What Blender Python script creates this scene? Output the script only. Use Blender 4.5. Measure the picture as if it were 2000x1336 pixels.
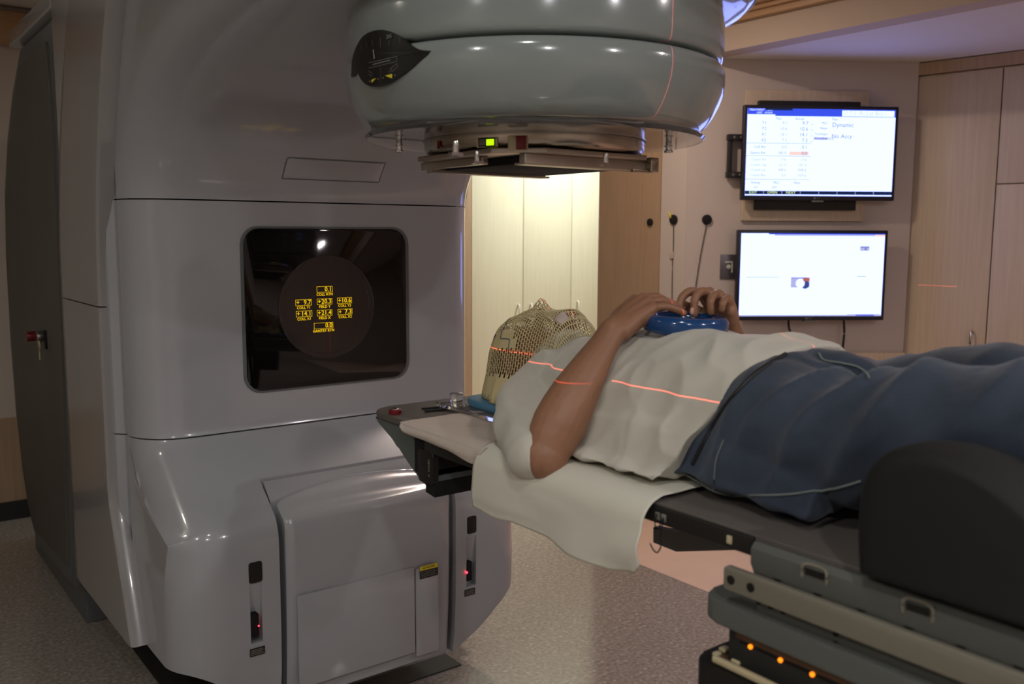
import bpy, bmesh, math, random
from mathutils import Vector, Matrix, noise
random.seed(4)
for o in list(bpy.data.objects): bpy.data.objects.remove(o)
S = bpy.context.scene; COL = S.collection
# ------------------------------------------------------------------ camera, world, exposure
FPX = 1775.0; PITCH = math.atan(213/FPX); YAW = math.radians(37.26); ROLL = math.radians(.25)
CAM = Vector((-1.30, -1.63, 1.564))
cd = bpy.data.cameras.new('camera'); cam = bpy.data.objects.new('camera', cd); COL.objects.link(cam)
cd.sensor_width = 36; cd.lens = FPX*36/2000; cd.clip_start = .05
_Fh = Vector((math.sin(YAW), math.cos(YAW), 0)); _R = Vector((math.cos(YAW), -math.sin(YAW), 0)); _Z = Vector((0,0,1))
_F = _Fh*math.cos(PITCH)-_Z*math.sin(PITCH); _U = _Fh*math.sin(PITCH)+_Z*math.cos(PITCH)
r2 = _R*math.cos(ROLL)+_U*math.sin(ROLL); u2 = _U*math.cos(ROLL)-_R*math.sin(ROLL)
M = Matrix((r2, u2, -_F)).transposed().to_4x4(); M.translation = CAM; cam.matrix_world = M
cd.dof.use_dof = True; cd.dof.focus_distance = 2.45; cd.dof.aperture_fstop = 4.5
S.camera = cam
S.view_settings.view_transform = 'Standard'; S.view_settings.look = 'None'; S.view_settings.gamma = 1
S.view_settings.exposure = 0.0
W = bpy.data.worlds.new('world'); S.world = W; W.use_nodes = True
W.node_tree.nodes['Background'].inputs[0].default_value = (.6,.6,.65,1); W.node_tree.nodes['Background'].inputs[1].default_value = .02
def ray(u, v):
    a = u-1000; b = 668-v
    return _F*FPX + r2*a + u2*b
def P(u, v, ax, val):          # the point of the plane x/y/z = val seen at u, v
    d = ray(u, v); i = 'xyz'.index(ax); return CAM + d*((val-CAM[i])/d[i])
def PN(u, v, pt, n):
    d = ray(u, v); n = Vector(n); return CAM + d*((Vector(pt)-CAM).dot(n)/d.dot(n))
# ------------------------------------------------------------------ lights
def c255(c): return tuple(((x/255)/12.92 if x/255 <= .04045 else ((x/255+.055)/1.055)**2.4) for x in c)
def area(name, loc, size, power, col, aim=(0,0,-1), size_y=None, spread=180):
    l = bpy.data.lights.new(name, 'AREA'); l.energy = power; l.color = col; l.size = size
    if size_y: l.shape = 'RECTANGLE'; l.size_y = size_y
    else: l.shape = 'DISK'
    l.spread = math.radians(spread)
    o = bpy.data.objects.new(name, l); COL.objects.link(o); o.location = loc
    o.rotation_euler = Vector(aim).to_track_quat('-Z', 'Y').to_euler(); return o
CEIL = 2.72
DOWN = [  # x, y, power, colour
    (-1.6,-2.6,24,(.98,.98,1)), (.2,-3.0,24,(1,.96,1)), (-2.6,-1.0,15,(1,1,.97)), (1.5,-2.2,13,(1,.90,.92)),
    (1.35,1.25,15,(1,.80,.70)), (-2.3,1.2,4,(1,.95,.80)), (-1.0,-1.1,5,(.97,1,1)), (-1.3,3.0,.5,(1,.95,.8))]
for i,(x,y,p,c) in enumerate(DOWN): area('downlight_lamp', (x,y,CEIL-.012), .13, p, c)
area('alcove_lamp', (2.95,2.75,2.66), .35, 38, (.96,1,.93))
area('cove_lamp', (1.0,1.6,2.66), .08, 6, (1,.72,.45), (1,0,-.3), 3.0)
def laser(name, loc, mask_axis, power, gap, limit=None):
    """wall laser: a point source that shines only in one plane"""
    l = bpy.data.lights.new(name, 'POINT'); l.energy = power; l.color = (1,.13,.09); l.shadow_soft_size = 0.0
    l.use_nodes = True; nt = l.node_tree; em = nt.nodes['Emission']
    tc = nt.nodes.new('ShaderNodeTexCoord'); sx = nt.nodes.new('ShaderNodeSeparateXYZ')
    nt.links.new(tc.outputs['Normal'], sx.inputs[0])
    ab = nt.nodes.new('ShaderNodeMath'); ab.operation = 'ABSOLUTE'; nt.links.new(sx.outputs[mask_axis], ab.inputs[0])
    lt = nt.nodes.new('ShaderNodeMath'); lt.operation = 'LESS_THAN'; lt.inputs[1].default_value = gap; nt.links.new(ab.outputs[0], lt.inputs[0])
    tot = None
    for (k, a, b) in limit:                       # the fan of the laser: direction component k between a and b
        g = nt.nodes.new('ShaderNodeMath'); g.operation = 'GREATER_THAN'; g.inputs[1].default_value = a; nt.links.new(sx.outputs[k], g.inputs[0])
        l2 = nt.nodes.new('ShaderNodeMath'); l2.operation = 'LESS_THAN'; l2.inputs[1].default_value = b; nt.links.new(sx.outputs[k], l2.inputs[0])
        mu = nt.nodes.new('ShaderNodeMath'); mu.operation = 'MULTIPLY'; nt.links.new(g.outputs[0], mu.inputs[0]); nt.links.new(l2.outputs[0], mu.inputs[1])
        if tot is None: tot = mu
        else:
            ad = nt.nodes.new('ShaderNodeMath'); ad.operation = 'MAXIMUM'; nt.links.new(tot.outputs[0], ad.inputs[0]); nt.links.new(mu.outputs[0], ad.inputs[1]); tot = ad
    fi = nt.nodes.new('ShaderNodeMath'); fi.operation = 'MULTIPLY'; nt.links.new(lt.outputs[0], fi.inputs[0]); nt.links.new(tot.outputs[0], fi.inputs[1])
    nt.links.new(fi.outputs[0], em.inputs['Strength'])
    o = bpy.data.objects.new(name, l); COL.objects.link(o); o.location = loc; return o
laser('side_laser_lamp', (-3.3,-.45,1.3), 2, 1000, .00034, [(1,-.082,.20)])
laser('foot_laser_lamp', (0,-3.6,2.25), 0, 800, .00030, [(2,-.147,.2),(2,-.6,-.205)])
# ------------------------------------------------------------------ materials
MATS = {}
def mat(name, col, rough=.5, metal=0, coat=0, bump=0, bscale=40, emit=None, estr=0, spec=.5, trans=0, ior=1.45, vary=0, vscale=(1,1,1), alpha=1, sheen=0):
    m = bpy.data.materials.new(name); m.use_nodes = True; nt = m.node_tree; b = nt.nodes['Principled BSDF']
    c = c255(col); b.inputs['Base Color'].default_value = (*c,1); b.inputs['Roughness'].default_value = rough
    b.inputs['Metallic'].default_value = metal; b.inputs['Coat Weight'].default_value = coat; b.inputs['Coat Roughness'].default_value = .04
    b.inputs['Specular IOR Level'].default_value = spec; b.inputs['IOR'].default_value = ior
    b.inputs['Transmission Weight'].default_value = trans; b.inputs['Sheen Weight'].default_value = sheen
    if emit: b.inputs['Emission Color'].default_value = (*c255(emit),1); b.inputs['Emission Strength'].default_value = estr
    tc = nt.nodes.new('ShaderNodeTexCoord'); mp = nt.nodes.new('ShaderNodeMapping'); mp.inputs['Scale'].default_value = vscale
    nt.links.new(tc.outputs['Object'], mp.inputs[0])
    if vary:
        n = nt.nodes.new('ShaderNodeTexNoise'); n.inputs['Scale'].default_value = 6; n.inputs['Detail'].default_value = 6
        nt.links.new(mp.outputs[0], n.inputs['Vector'])
        r = nt.nodes.new('ShaderNodeValToRGB'); r.color_ramp.elements[0].position = .3; r.color_ramp.elements[1].position = .7
        r.color_ramp.elements[0].color = (*[x*(1-vary) for x in c],1); r.color_ramp.elements[1].color = (*[min(1,x*(1+vary)) for x in c],1)
        nt.links.new(n.outputs['Fac'], r.inputs[0]); nt.links.new(r.outputs[0], b.inputs['Base Color'])
    if bump:
        n2 = nt.nodes.new('ShaderNodeTexNoise'); n2.inputs['Scale'].default_value = bscale; n2.inputs['Detail'].default_value = 5
        nt.links.new(mp.outputs[0], n2.inputs['Vector'])
        bp = nt.nodes.new('ShaderNodeBump'); bp.inputs['Strength'].default_value = bump; bp.inputs['Distance'].default_value = .01
        nt.links.new(n2.outputs['Fac'], bp.inputs['Height']); nt.links.new(bp.outputs[0], b.inputs['Normal'])
    MATS[name] = m; return m
shell = mat('gloss_grey_shell', (168,170,173), .2, coat=.8)
head_shell = mat('gloss_head_shell', (138,145,141), .16, coat=.8)
side_shell = mat('side_shell', (150,147,145), .24, coat=.5)
stand_dark = mat('stand_dark', (98,96,90), .55, vary=.05)
stand_trim = mat('stand_trim', (100,104,104), .4)
gap_dark = mat('gap_dark', (18,20,22), .8)
black_glass = mat('black_glass', (14,12,11), .04, coat=.3)
lens_brown = mat('lens_brown', (56,46,41), .1)
lens_rim = mat('lens_rim', (86,76,70), .15)
yellow_led = mat('yellow_led', (250,210,10), .5, emit=(250,205,0), estr=.85)
green_led = mat('green_led', (190,230,20), .5, emit=(190,240,10), estr=1.1)
red_led = mat('red_led', (255,60,80), .5, emit=(255,50,70), estr=5)
red_dim = mat('red_dim', (90,8,14), .3, emit=(120,0,15), estr=.25)
amber_led = mat('amber_led', (255,150,30), .5, emit=(255,135,20), estr=1.6)
satin_black = mat('satin_black', (26,24,22), .45)
matte_black = mat('matte_black', (14,13,12), .8)
scale_black = mat('scale_black', (22,21,19), .35)
mark_grey = mat('mark_grey', (120,118,108), .6)
mark_white = mat('mark_white', (190,190,180), .6)
mark_pale = mat('pale_handle', (226,222,206), .35)
mark_yellow = mat('mark_yellow', (215,200,50), .5)
metal = mat('brushed_metal', (178,166,150), .22, metal=1)
metal_plate = mat('metal_plate', (190,180,166), .3, metal=.9)
steel = mat('steel', (170,165,160), .3, metal=1)
chrome = mat('chrome', (220,218,215), .15, metal=1)
red_plastic = mat('red_plastic', (108,18,24), .3)
acrylic = mat('clear_acrylic', (240,240,240), .03, trans=.95, ior=1.3)
wall_paint = mat('wall_paint', (196,184,174), .75, bump=.04, bscale=300)
ceil_paint = mat('ceiling_paint', (214,208,202), .85, bump=.03, bscale=200)
header_paint = mat('header_paint', (184,166,148), .8, bump=.03, bscale=200)
dark_base = mat('dark_base', (40,40,38), .5)
salmon_vinyl = mat('cream_vinyl', (246,214,192), .35, vary=.03)
pit_plate = mat('pit_plate', (52,48,46), .5, vary=.1)
skin = mat('skin', (146,104,78), .5, vary=.12, bump=.12, bscale=90)
skin_n = skin.node_tree
shirt_m = mat('shirt_cotton', (192,187,172), .85, bump=.25, bscale=14, sheen=.2)
paper_m = mat('sheet_paper', (208,204,188), .8, bump=.12, bscale=22)
paper2_m = mat('paper_strip', (196,182,170), .85, bump=.15, bscale=30)
belt_m = mat('belt_leather', (26,24,24), .5)
blue_rubber = mat('blue_rubber', (20,66,118), .18, coat=.5)
blue_pad = mat('blue_pad', (80,128,156), .4)
mask_m = mat('mask_plastic', (206,190,142), .5, vary=.06)
pen_blue = mat('pen_blue', (40,66,110), .6)
tape_m = mat('tape', (190,172,160), .6)
couch_top_m = mat('couch_top', (92,86,80), .5, vary=.06)
couch_grey = mat('couch_grey', (92,94,88), .45)
couch_light = mat('couch_light', (122,116,102), .5)
couch_tip = mat('couch_tip', (92,100,96), .4)
brown_panel = mat('brown_panel', (90,62,40), .4)
cream_plastic = mat('cream_plastic', (190,176,140), .5)
cushion_m = mat('cushion_black', (16,15,13), .75, bump=.1, bscale=60)
tv_frame = mat('tv_frame', (34,34,46), .35)
switch_m = mat('switch_steel', (110,105,110), .35, metal=.6)
cable_m = mat('cable_black', (20,20,24), .6)
thread_m = mat('thread', (74,66,50), .8)
label_yellow = mat('label_yellow', (225,205,50), .5)
def wood(name, c1, c2, horiz=False, rough=.45):
    m = bpy.data.materials.new(name); m.use_nodes = True; nt = m.node_tree; b = nt.nodes['Principled BSDF']; b.inputs['Roughness'].default_value = rough
    tc = nt.nodes.new('ShaderNodeTexCoord'); mp = nt.nodes.new('ShaderNodeMapping')
    mp.inputs['Scale'].default_value = (2,2,40) if horiz else (45,45,1.6)
    n = nt.nodes.new('ShaderNodeTexNoise'); n.inputs['Scale'].default_value = 1.5; n.inputs['Detail'].default_value = 7; n.inputs['Roughness'].default_value = .65
    r = nt.nodes.new('ShaderNodeValToRGB'); r.color_ramp.elements[0].position = .32; r.color_ramp.elements[1].position = .68
    r.color_ramp.elements[0].color = (*c255(c1),1); r.color_ramp.elements[1].color = (*c255(c2),1)
    nt.links.new(tc.outputs['Object'], mp.inputs[0]); nt.links.new(mp.outputs[0], n.inputs['Vector']); nt.links.new(n.outputs['Fac'], r.inputs[0]); nt.links.new(r.outputs[0], b.inputs['Base Color'])
    MATS[name] = m; return m
maple = wood('maple_laminate', (190,170,145), (202,184,160))
maple_pale = wood('maple_pale', (214,210,184), (222,218,194))
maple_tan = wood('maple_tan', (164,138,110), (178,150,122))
cornice_wood = wood('cornice_wood', (164,128,90), (184,146,106), True)
def floor_mat():
    m = bpy.data.materials.new('speckled_vinyl'); m.use_nodes = True; nt = m.node_tree; b = nt.nodes['Principled BSDF']
    tc = nt.nodes.new('ShaderNodeTexCoord'); n = nt.nodes.new('ShaderNodeTexNoise'); n.inputs['Scale'].default_value = 70; n.inputs['Detail'].default_value = 4
    n2 = nt.nodes.new('ShaderNodeTexVoronoi'); n2.inputs['Scale'].default_value = 55
    nt.links.new(tc.outputs['Object'], n.inputs['Vector']); nt.links.new(tc.outputs['Object'], n2.inputs['Vector'])
    r = nt.nodes.new('ShaderNodeValToRGB'); e = r.color_ramp.elements
    e[0].position = .33; e[0].color = (*c255((150,140,132)),1); e[1].position = .62; e[1].color = (*c255((182,172,162)),1)
    x = e.new(.74); x.color = (*c255((225,220,212)),1)
    nt.links.new(n.outputs['Fac'], r.inputs[0])
    mx = nt.nodes.new('ShaderNodeMixRGB'); mx.blend_type = 'MULTIPLY'; mx.inputs[0].default_value = .25
    nt.links.new(r.outputs[0], mx.inputs[1]); nt.links.new(n2.outputs['Distance'], mx.inputs[2]); nt.links.new(mx.outputs[0], b.inputs['Base Color'])
    n3 = nt.nodes.new('ShaderNodeTexNoise'); n3.inputs['Scale'].default_value = 9; nt.links.new(tc.outputs['Object'], n3.inputs['Vector'])
    mr = nt.nodes.new('ShaderNodeMapRange'); mr.inputs[3].default_value = .10; mr.inputs[4].default_value = .18; nt.links.new(n3.outputs['Fac'], mr.inputs[0]); nt.links.new(mr.outputs[0], b.inputs['Roughness'])
    bp = nt.nodes.new('ShaderNodeBump'); bp.inputs['Strength'].default_value = .05; nt.links.new(n.outputs['Fac'], bp.inputs['Height']); nt.links.new(bp.outputs[0], b.inputs['Normal'])
    return m
vinyl = floor_mat()
def denim_mat():
    m = bpy.data.materials.new('denim'); m.use_nodes = True; nt = m.node_tree; b = nt.nodes['Principled BSDF']; b.inputs['Roughness'].default_value = .85; b.inputs['Sheen Weight'].default_value = .15
    tc = nt.nodes.new('ShaderNodeTexCoord'); n = nt.nodes.new('ShaderNodeTexNoise'); n.inputs['Scale'].default_value = 5; n.inputs['Detail'].default_value = 5
    w = nt.nodes.new('ShaderNodeTexNoise'); w.inputs['Scale'].default_value = 420
    nt.links.new(tc.outputs['Object'], n.inputs['Vector']); nt.links.new(tc.outputs['Object'], w.inputs['Vector'])
    r = nt.nodes.new('ShaderNodeValToRGB'); r.color_ramp.elements[0].position = .35; r.color_ramp.elements[1].position = .7
    r.color_ramp.elements[0].color = (*c255((28,38,52)),1); r.color_ramp.elements[1].color = (*c255((52,63,78)),1)
    nt.links.new(n.outputs['Fac'], r.inputs[0]); nt.links.new(r.outputs[0], b.inputs['Base Color'])
    bp = nt.nodes.new('ShaderNodeBump'); bp.inputs['Strength'].default_value = .3; bp.inputs['Distance'].default_value = .002; nt.links.new(w.outputs['Fac'], bp.inputs['Height'])
    n4 = nt.nodes.new('ShaderNodeTexNoise'); n4.inputs['Scale'].default_value = 11; n4.inputs['Detail'].default_value = 2; nt.links.new(tc.outputs['Object'], n4.inputs['Vector'])
    bp2 = nt.nodes.new('ShaderNodeBump'); bp2.inputs['Strength'].default_value = .5; bp2.inputs['Distance'].default_value = .02; nt.links.new(n4.outputs['Fac'], bp2.inputs['Height'])
    nt.links.new(bp.outputs[0], bp2.inputs['Normal']); nt.links.new(bp2.outputs[0], b.inputs['Normal'])
    return m
denim = denim_mat()
def screen_mat(name, kind):
    """lit display: generated coordinates 0..1 across the panel"""
    m = bpy.data.materials.new(name); m.use_nodes = True; nt = m.node_tree; nt.nodes.clear()
    out = nt.nodes.new('ShaderNodeOutputMaterial'); em = nt.nodes.new('ShaderNodeEmission'); em.inputs[0].default_value = (*kind,1); em.inputs[1].default_value = 1
    nt.links.new(em.outputs[0], out.inputs[0]); return m
scr_white = screen_mat('screen_white', (.95,1.12,3.0))
scr_blue = screen_mat('screen_blue', (.045,.09,.85))
scr_navy = screen_mat('screen_navy', (.01,.02,.07))
scr_lilac = screen_mat('screen_lilac', (.46,.46,.85))
scr_grey = screen_mat('screen_grey', (.24,.24,.50))
scr_peach = screen_mat('screen_peach', (1.0,.70,.64))
scr_cream = screen_mat('screen_cream', (.8,.95,.5))
scr_photo = screen_mat('screen_photo', (.05,.07,.25))
scr_orange = screen_mat('screen_orange', (.5,.14,.10))
# ------------------------------------------------------------------ mesh helpers
def obj(name, bm, m, parent=None, smooth=35, mats=None):
    bmesh.ops.recalc_face_normals(bm, faces=bm.faces[:])
    me = bpy.data.meshes.new(name); 
    if smooth:
        a = math.radians(smooth)
        for f in bm.faces: f.smooth = True
        for e in bm.edges:
            if len(e.link_faces) == 2: e.smooth = e.calc_face_angle(0) < a
            else: e.smooth = True
    bm.to_mesh(me); bm.free(); me.name = name
    for x in (mats or [m]): me.materials.append(x)
    o = bpy.data.objects.new(name, me); COL.objects.link(o)
    if parent:
        o.parent = parent; o.matrix_parent_inverse = parent.matrix_world.inverted()
    return o
def thing(name, label, cat, loc=(0,0,0), group=None):
    o = bpy.data.objects.new(name, None); COL.objects.link(o); o.location = loc; o.empty_display_size = .05
    o['label'] = label; o['category'] = cat
    if group: o['group'] = group
    bpy.context.view_layer.update()
    return o
def tag(o, label, cat, group=None):
    o['label'] = label; o['category'] = cat
    if group: o['group'] = group
    return o
def struct(o): o['kind'] = 'structure'; return o
def NB(): return bmesh.new()
def bx(bm, x0, x1, y0, y1, z0, z1, mi=0, bev=0):
    vs = [bm.verts.new((x,y,z)) for x in (x0,x1) for y in (y0,y1) for z in (z0,z1)]
    fs = [bm.faces.new([vs[i] for i in q]) for q in ((0,1,3,2),(4,6,7,5),(0,4,5,1),(2,3,7,6),(0,2,6,4),(1,5,7,3))]
    for f in fs: f.material_index = mi
    if bev:
        es = {e for f in fs for e in f.edges}
        r = bmesh.ops.bevel(bm, geom=list(es), offset=bev, segments=3, profile=.5, affect='EDGES')
        for f in r['faces']: f.material_index = mi
    return vs
def obox(bm, o, ax, ay, az, x0, x1, y0, y1, z0, z1, mi=0, bev=0):
    """box in a local frame (origin o, axes ax ay az)"""
    n0 = len(bm.verts); bm.verts.ensure_lookup_table()
    old = set(bm.verts)
    bx(bm, x0, x1, y0, y1, z0, z1, mi, bev)
    for v in bm.verts:
        if v not in old: v.co = o + ax*v.co.x + ay*v.co.y + az*v.co.z
def prism(bm, pts, vec, mi=0, bev=0, seg=3):
    """closed polygon of 3-D points extruded by vec"""
    vec = Vector(vec); a = [bm.verts.new(p) for p in pts]; b = [bm.verts.new(Vector(p)+vec) for p in pts]
    n = len(pts); fs = [bm.faces.new(a[::-1]), bm.faces.new(b)]
    for i in range(n): fs.append(bm.faces.new((a[i], a[(i+1)%n], b[(i+1)%n], b[i])))
    for f in fs: f.material_index = mi
    if bev:
        es = {e for f in fs[:2] for e in f.edges}
        r = bmesh.ops.bevel(bm, geom=list(es), offset=bev, segments=seg, profile=.5, affect='EDGES')
        for f in r['faces']: f.material_index = mi
def rrect(w, h, r, n=6, cx=0, cy=0):
    out = []
    for sx, sy, a0 in ((1,1,0),(-1,1,90),(-1,-1,180),(1,-1,270)):
        for k in range(n+1):
            a = math.radians(a0+90*k/n); out.append((cx+sx*(w/2-r)+r*math.cos(a), cy+sy*(h/2-r)+r*math.sin(a)))
    return out
def lathe(bm, prof, c=(0,0), n=96, mi=0, close=True, axis='z'):
    rings = []
    for r, z in prof:
        if r < 1e-6: rings.append([bm.verts.new((c[0], c[1], z))])
        else: rings.append([bm.verts.new((c[0]+r*math.cos(2*math.pi*k/n), c[1]+r*math.sin(2*math.pi*k/n), z)) for k in range(n)])
    for a, b in zip(rings, rings[1:]):
        for k in range(n):
            k2 = (k+1)%n
            q = [a[k%len(a)], a[k2%len(a)], b[k2%len(b)], b[k%len(b)]]
            q2 = []
            for v in q:
                if v not in q2: q2.append(v)
            if len(q2) > 2:
                f = bm.faces.new(q2); f.material_index = mi
def tube(bm, pts, rad, n=14, mi=0, asp=None, up=(0,0,1), cap=True):
    """rounded tube through points; rad per point, asp squashes along the up axis"""
    pts = [Vector(p) for p in pts]; up = Vector(up)
    if not isinstance(rad, (list,tuple)): rad = [rad]*len(pts)
    if asp is None: asp = [1]*len(pts)
    elif not isinstance(asp, (list,tuple)): asp = [asp]*len(pts)
    secs = []
    def frame(i):
        d = (pts[min(i+1,len(pts)-1)]-pts[max(i-1,0)]).normalized()
        s = d.cross(up)
        if s.length < 1e-3: s = d.cross(Vector((1,0,0)))
        s.normalize(); return d, s, s.cross(d)
    if cap:
        d, s, t = frame(0)
        for k in (80,55,28): a = math.radians(k); secs.append((pts[0]-d*rad[0]*math.sin(a), s, t, rad[0]*math.cos(a), asp[0]))
    for i, p in enumerate(pts): d, s, t = frame(i); secs.append((p, s, t, rad[i], asp[i]))
    if cap:
        d, s, t = frame(len(pts)-1)
        for k in (28,55,80): a = math.radians(k); secs.append((pts[-1]+d*rad[-1]*math.sin(a), s, t, rad[-1]*math.cos(a), asp[-1]))
    rings = [[bm.verts.new(c+s*math.cos(2*math.pi*k/n)*r+t*math.sin(2*math.pi*k/n)*r*q) for k in range(n)] for c, s, t, r, q in secs]
    for a, b in zip(rings, rings[1:]):
        for k in range(n):
            f = bm.faces.new((a[k], a[(k+1)%n], b[(k+1)%n], b[k])); f.material_index = mi
    f = bm.faces.new(rings[0][::-1]); f.material_index = mi; f = bm.faces.new(rings[-1]); f.material_index = mi
def cyl(bm, c, axis, r, h, n=24, mi=0, bev=0):
    axis = Vector(axis).normalized(); s = axis.orthogonal().normalized(); t = axis.cross(s); c = Vector(c)
    prism(bm, [c+s*r*math.cos(2*math.pi*k/n)+t*r*math.sin(2*math.pi*k/n) for k in range(n)], axis*h, mi, bev)
def smoothpath(pts, n=6):
    """Catmull-Rom through points"""
    pts = [Vector(p) for p in pts]; out = []
    for i in range(len(pts)-1):
        p0 = pts[max(i-1,0)]; p1 = pts[i]; p2 = pts[i+1]; p3 = pts[min(i+2,len(pts)-1)]
        for k in range(n):
            t = k/n; out.append(.5*((2*p1)+(p2-p0)*t+(2*p0-5*p1+4*p2-p3)*t*t+(3*p1-p0-3*p2+p3)*t**3))
    out.append(pts[-1]); return out
def lerp(a, b, t): return a+(b-a)*t
def interp(tab, x):
    if x <= tab[0][0]: return tab[0][1]
    for (a, u), (b, v) in zip(tab, tab[1:]):
        if x <= b: t = (x-a)/(b-a); t = t*t*(3-2*t); return u+(v-u)*t
    return tab[-1][1]
def modded(o, mods):
    """apply modifiers through the depsgraph, keep the object"""
    for typ, kw in mods:
        m = o.modifiers.new(typ, typ)
        for k, v in kw.items(): setattr(m, k, v)
    bpy.context.view_layer.update()
    dg = bpy.context.evaluated_depsgraph_get(); me = bpy.data.meshes.new_from_object(o.evaluated_get(dg))
    old = o.data; o.modifiers.clear(); me.name = old.name+'_mesh'
    if not len(me.materials):
        for x in old.materials: me.materials.append(x)
    o.data = me; return o
def shade(o):
    for p in o.data.polygons: p.use_smooth = True
def text_bm(items, bm=None, depth=.0004):
    """items: (string, origin, right, up, size, align, material index); letters as thin meshes"""
    bm = bm or NB(); obs = []
    for s, o, rt, up, size, al, mi in items:
        cu = bpy.data.curves.new('lettering', 'FONT'); cu.body = s; cu.size = size; cu.align_x = al; cu.align_y = 'CENTER'; cu.extrude = depth; cu.resolution_u = 2
        t = bpy.data.objects.new('lettering', cu); COL.objects.link(t); obs.append(t)
    dg = bpy.context.evaluated_depsgraph_get()
    for t, (s, o, rt, up, size, al, mi) in zip(obs, items):
        me = bpy.data.meshes.new_from_object(t.evaluated_get(dg))
        rt = Vector(rt).normalized(); up = Vector(up).normalized(); nn = rt.cross(up)
        mm = Matrix((rt, up, nn)).transposed().to_4x4(); mm.translation = Vector(o); me.transform(mm)
        k = len(bm.faces); bm.from_mesh(me); bm.faces.ensure_lookup_table()
        for f in bm.faces[k:]: f.material_index = mi
        bpy.data.meshes.remove(me)
    for t in obs: cu = t.data; bpy.data.objects.remove(t); bpy.data.curves.remove(cu)
    return bm
X = Vector((1,0,0)); Y = Vector((0,1,0)); Z = Vector((0,0,1))
# ------------------------------------------------------------------ the room
def sbox(name, x0,x1,y0,y1,z0,z1, m, bev=0):
    bm = NB(); bx(bm, x0,x1,y0,y1,z0,z1, 0, bev); return struct(obj(name, bm, m, None, 30))
HX = 2.30       # plane of the header beam and of the wood panel
fl = sbox('floor', -3.6, 1.712, -4.6, 4.0, -.1, 0, vinyl)
sbox('floor_border', 1.714, 5.2, -4.6, 4.0, -.1, 0, salmon_vinyl)
sbox('wall_left', -3.6,-3.45,-4.6,4.0,0,CEIL, wall_paint)
sbox('wall_back', -3.45,2.30,3.87,4.0,.84,CEIL, wall_paint)
sbox('trim_1', -3.45,2.28,3.855,4.0,.0,.56, maple_tan)
sbox('wall_back_lower', -3.45,2.29,3.87,4.0,.56,.84, wall_paint)
sbox('baseboard_back', -3.45,2.2,3.835,3.853,0,.10, dark_base)
sbox('wall_front', -3.45,5.2,-4.6,-4.45,0,CEIL, wall_paint)
sbox('ceiling', -3.6,5.2,-4.6,4.0,CEIL,CEIL+.1, ceil_paint)
# header beam and lower ceiling towards the monitors
sbox('trim_2', HX, HX+.12, -4.45, 1.62, 2.45, CEIL, header_paint)
sbox('ceiling_low', HX+.12, 4.6, -4.45, 1.75, 2.45, 2.50, ceil_paint)
# diagonal monitor wall
WP = Vector((2.437,1.525,0)); WD = Vector((.881,-.578,0)).normalized(); WN = Vector((WD.y,-WD.x,0))   # WN looks into the room
WN = -WN if WN.dot(CAM-WP) < 0 else WN
A0 = WP + WD*((HX-WP.x)/WD.x); A1 = Vector((3.308,.954,0))
bm = NB(); prism(bm, [A0, A1, A1-WN*.1, A0-WN*.1], (0,0,2.449)); struct(obj('wall_right', bm, wall_paint, None, 30))
# wall return and wooden panel in the header plane
sbox('wall_return', HX, HX+.09, A0.y+.002, 1.793, 0, CEIL, wall_paint)
sbox('wall_panel', HX-.004, HX+.09, 1.795, 2.277, 0, CEIL, maple_tan)
sbox('wall_alcove', 4.9, 5.1, 1.7, 4.0, 0, CEIL, wall_paint)
sbox('wall_far', 2.31, 4.9, 3.87, 4.0, 0, CEIL, wall_paint)
sbox('wall_end', 4.30, 4.40, -4.45, .9, 0, 2.449, wall_paint)
# wainscot below the monitors
bm = NB(); a = PN(1560,688,WP+WN*.004,WN); b0 = WP+WD*((2.35-WP.x)/WD.x)
prism(bm, [b0+Z*0+WN*.0, A1, A1+WN*.018, b0+WN*.018], (0,0,.935)); struct(obj('trim_3', bm, maple, None, 30))
# wooden crown on the header and on the back wall (three stepped profiles)
def crown(name, p0, p1, nrm, z0):
    bm = NB(); nrm = Vector(nrm)
    for k, (d, a, b) in enumerate(((.035,0,.03),(.055,.03,.05),(.09,.05,.085),(.12,.085,.12))):
        prism(bm, [Vector(p0)+Z*(z0+a), Vector(p1)+Z*(z0+a), Vector(p1)+nrm*d+Z*(z0+a), Vector(p0)+nrm*d+Z*(z0+a)], (0,0,b-a), 0, .004)
    return struct(obj(name, bm, cornice_wood, None, 40))
crown('trim_4', (HX-.001,1.75,0), (HX-.001,-4.4,0), (-1,0,0), 2.572)
bm = NB(); prism(bm, [(-3.44,3.868,2.52),(2.2,3.868,2.52),(2.2,3.80,2.52),(-3.44,3.80,2.52)], (0,0,.17), 0, .01); struct(obj('trim_5', bm, cornice_wood))
sbox('floor_plate', -.46,.46,.98,2.10,.001,.006, pit_plate)
# downlights (their lamps are set at the top)
for i,(x,y,p,c) in enumerate(DOWN):
    bm = NB(); lathe(bm, [(.075,CEIL-.001),(.095,CEIL-.001),(.097,CEIL-.006),(.078,CEIL-.010),(.070,CEIL-.006)], (x,y), 32)
    lathe(bm, [(.070,CEIL-.004),(.0,CEIL-.004)], (x,y), 32, 1)
    o = obj('downlight', bm, None, None, 40, [mark_white, mark_white]); tag(o, 'small round recessed ceiling downlight '+('near the left front wall corner','above the foot end of the couch','near the left wall','in front of the tall right cabinets','between the couch and the monitor wall','left of the grey machine','above the near side of the couch','behind the drive stand of the machine')[i], 'ceiling light', 'ceiling downlights')
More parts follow.
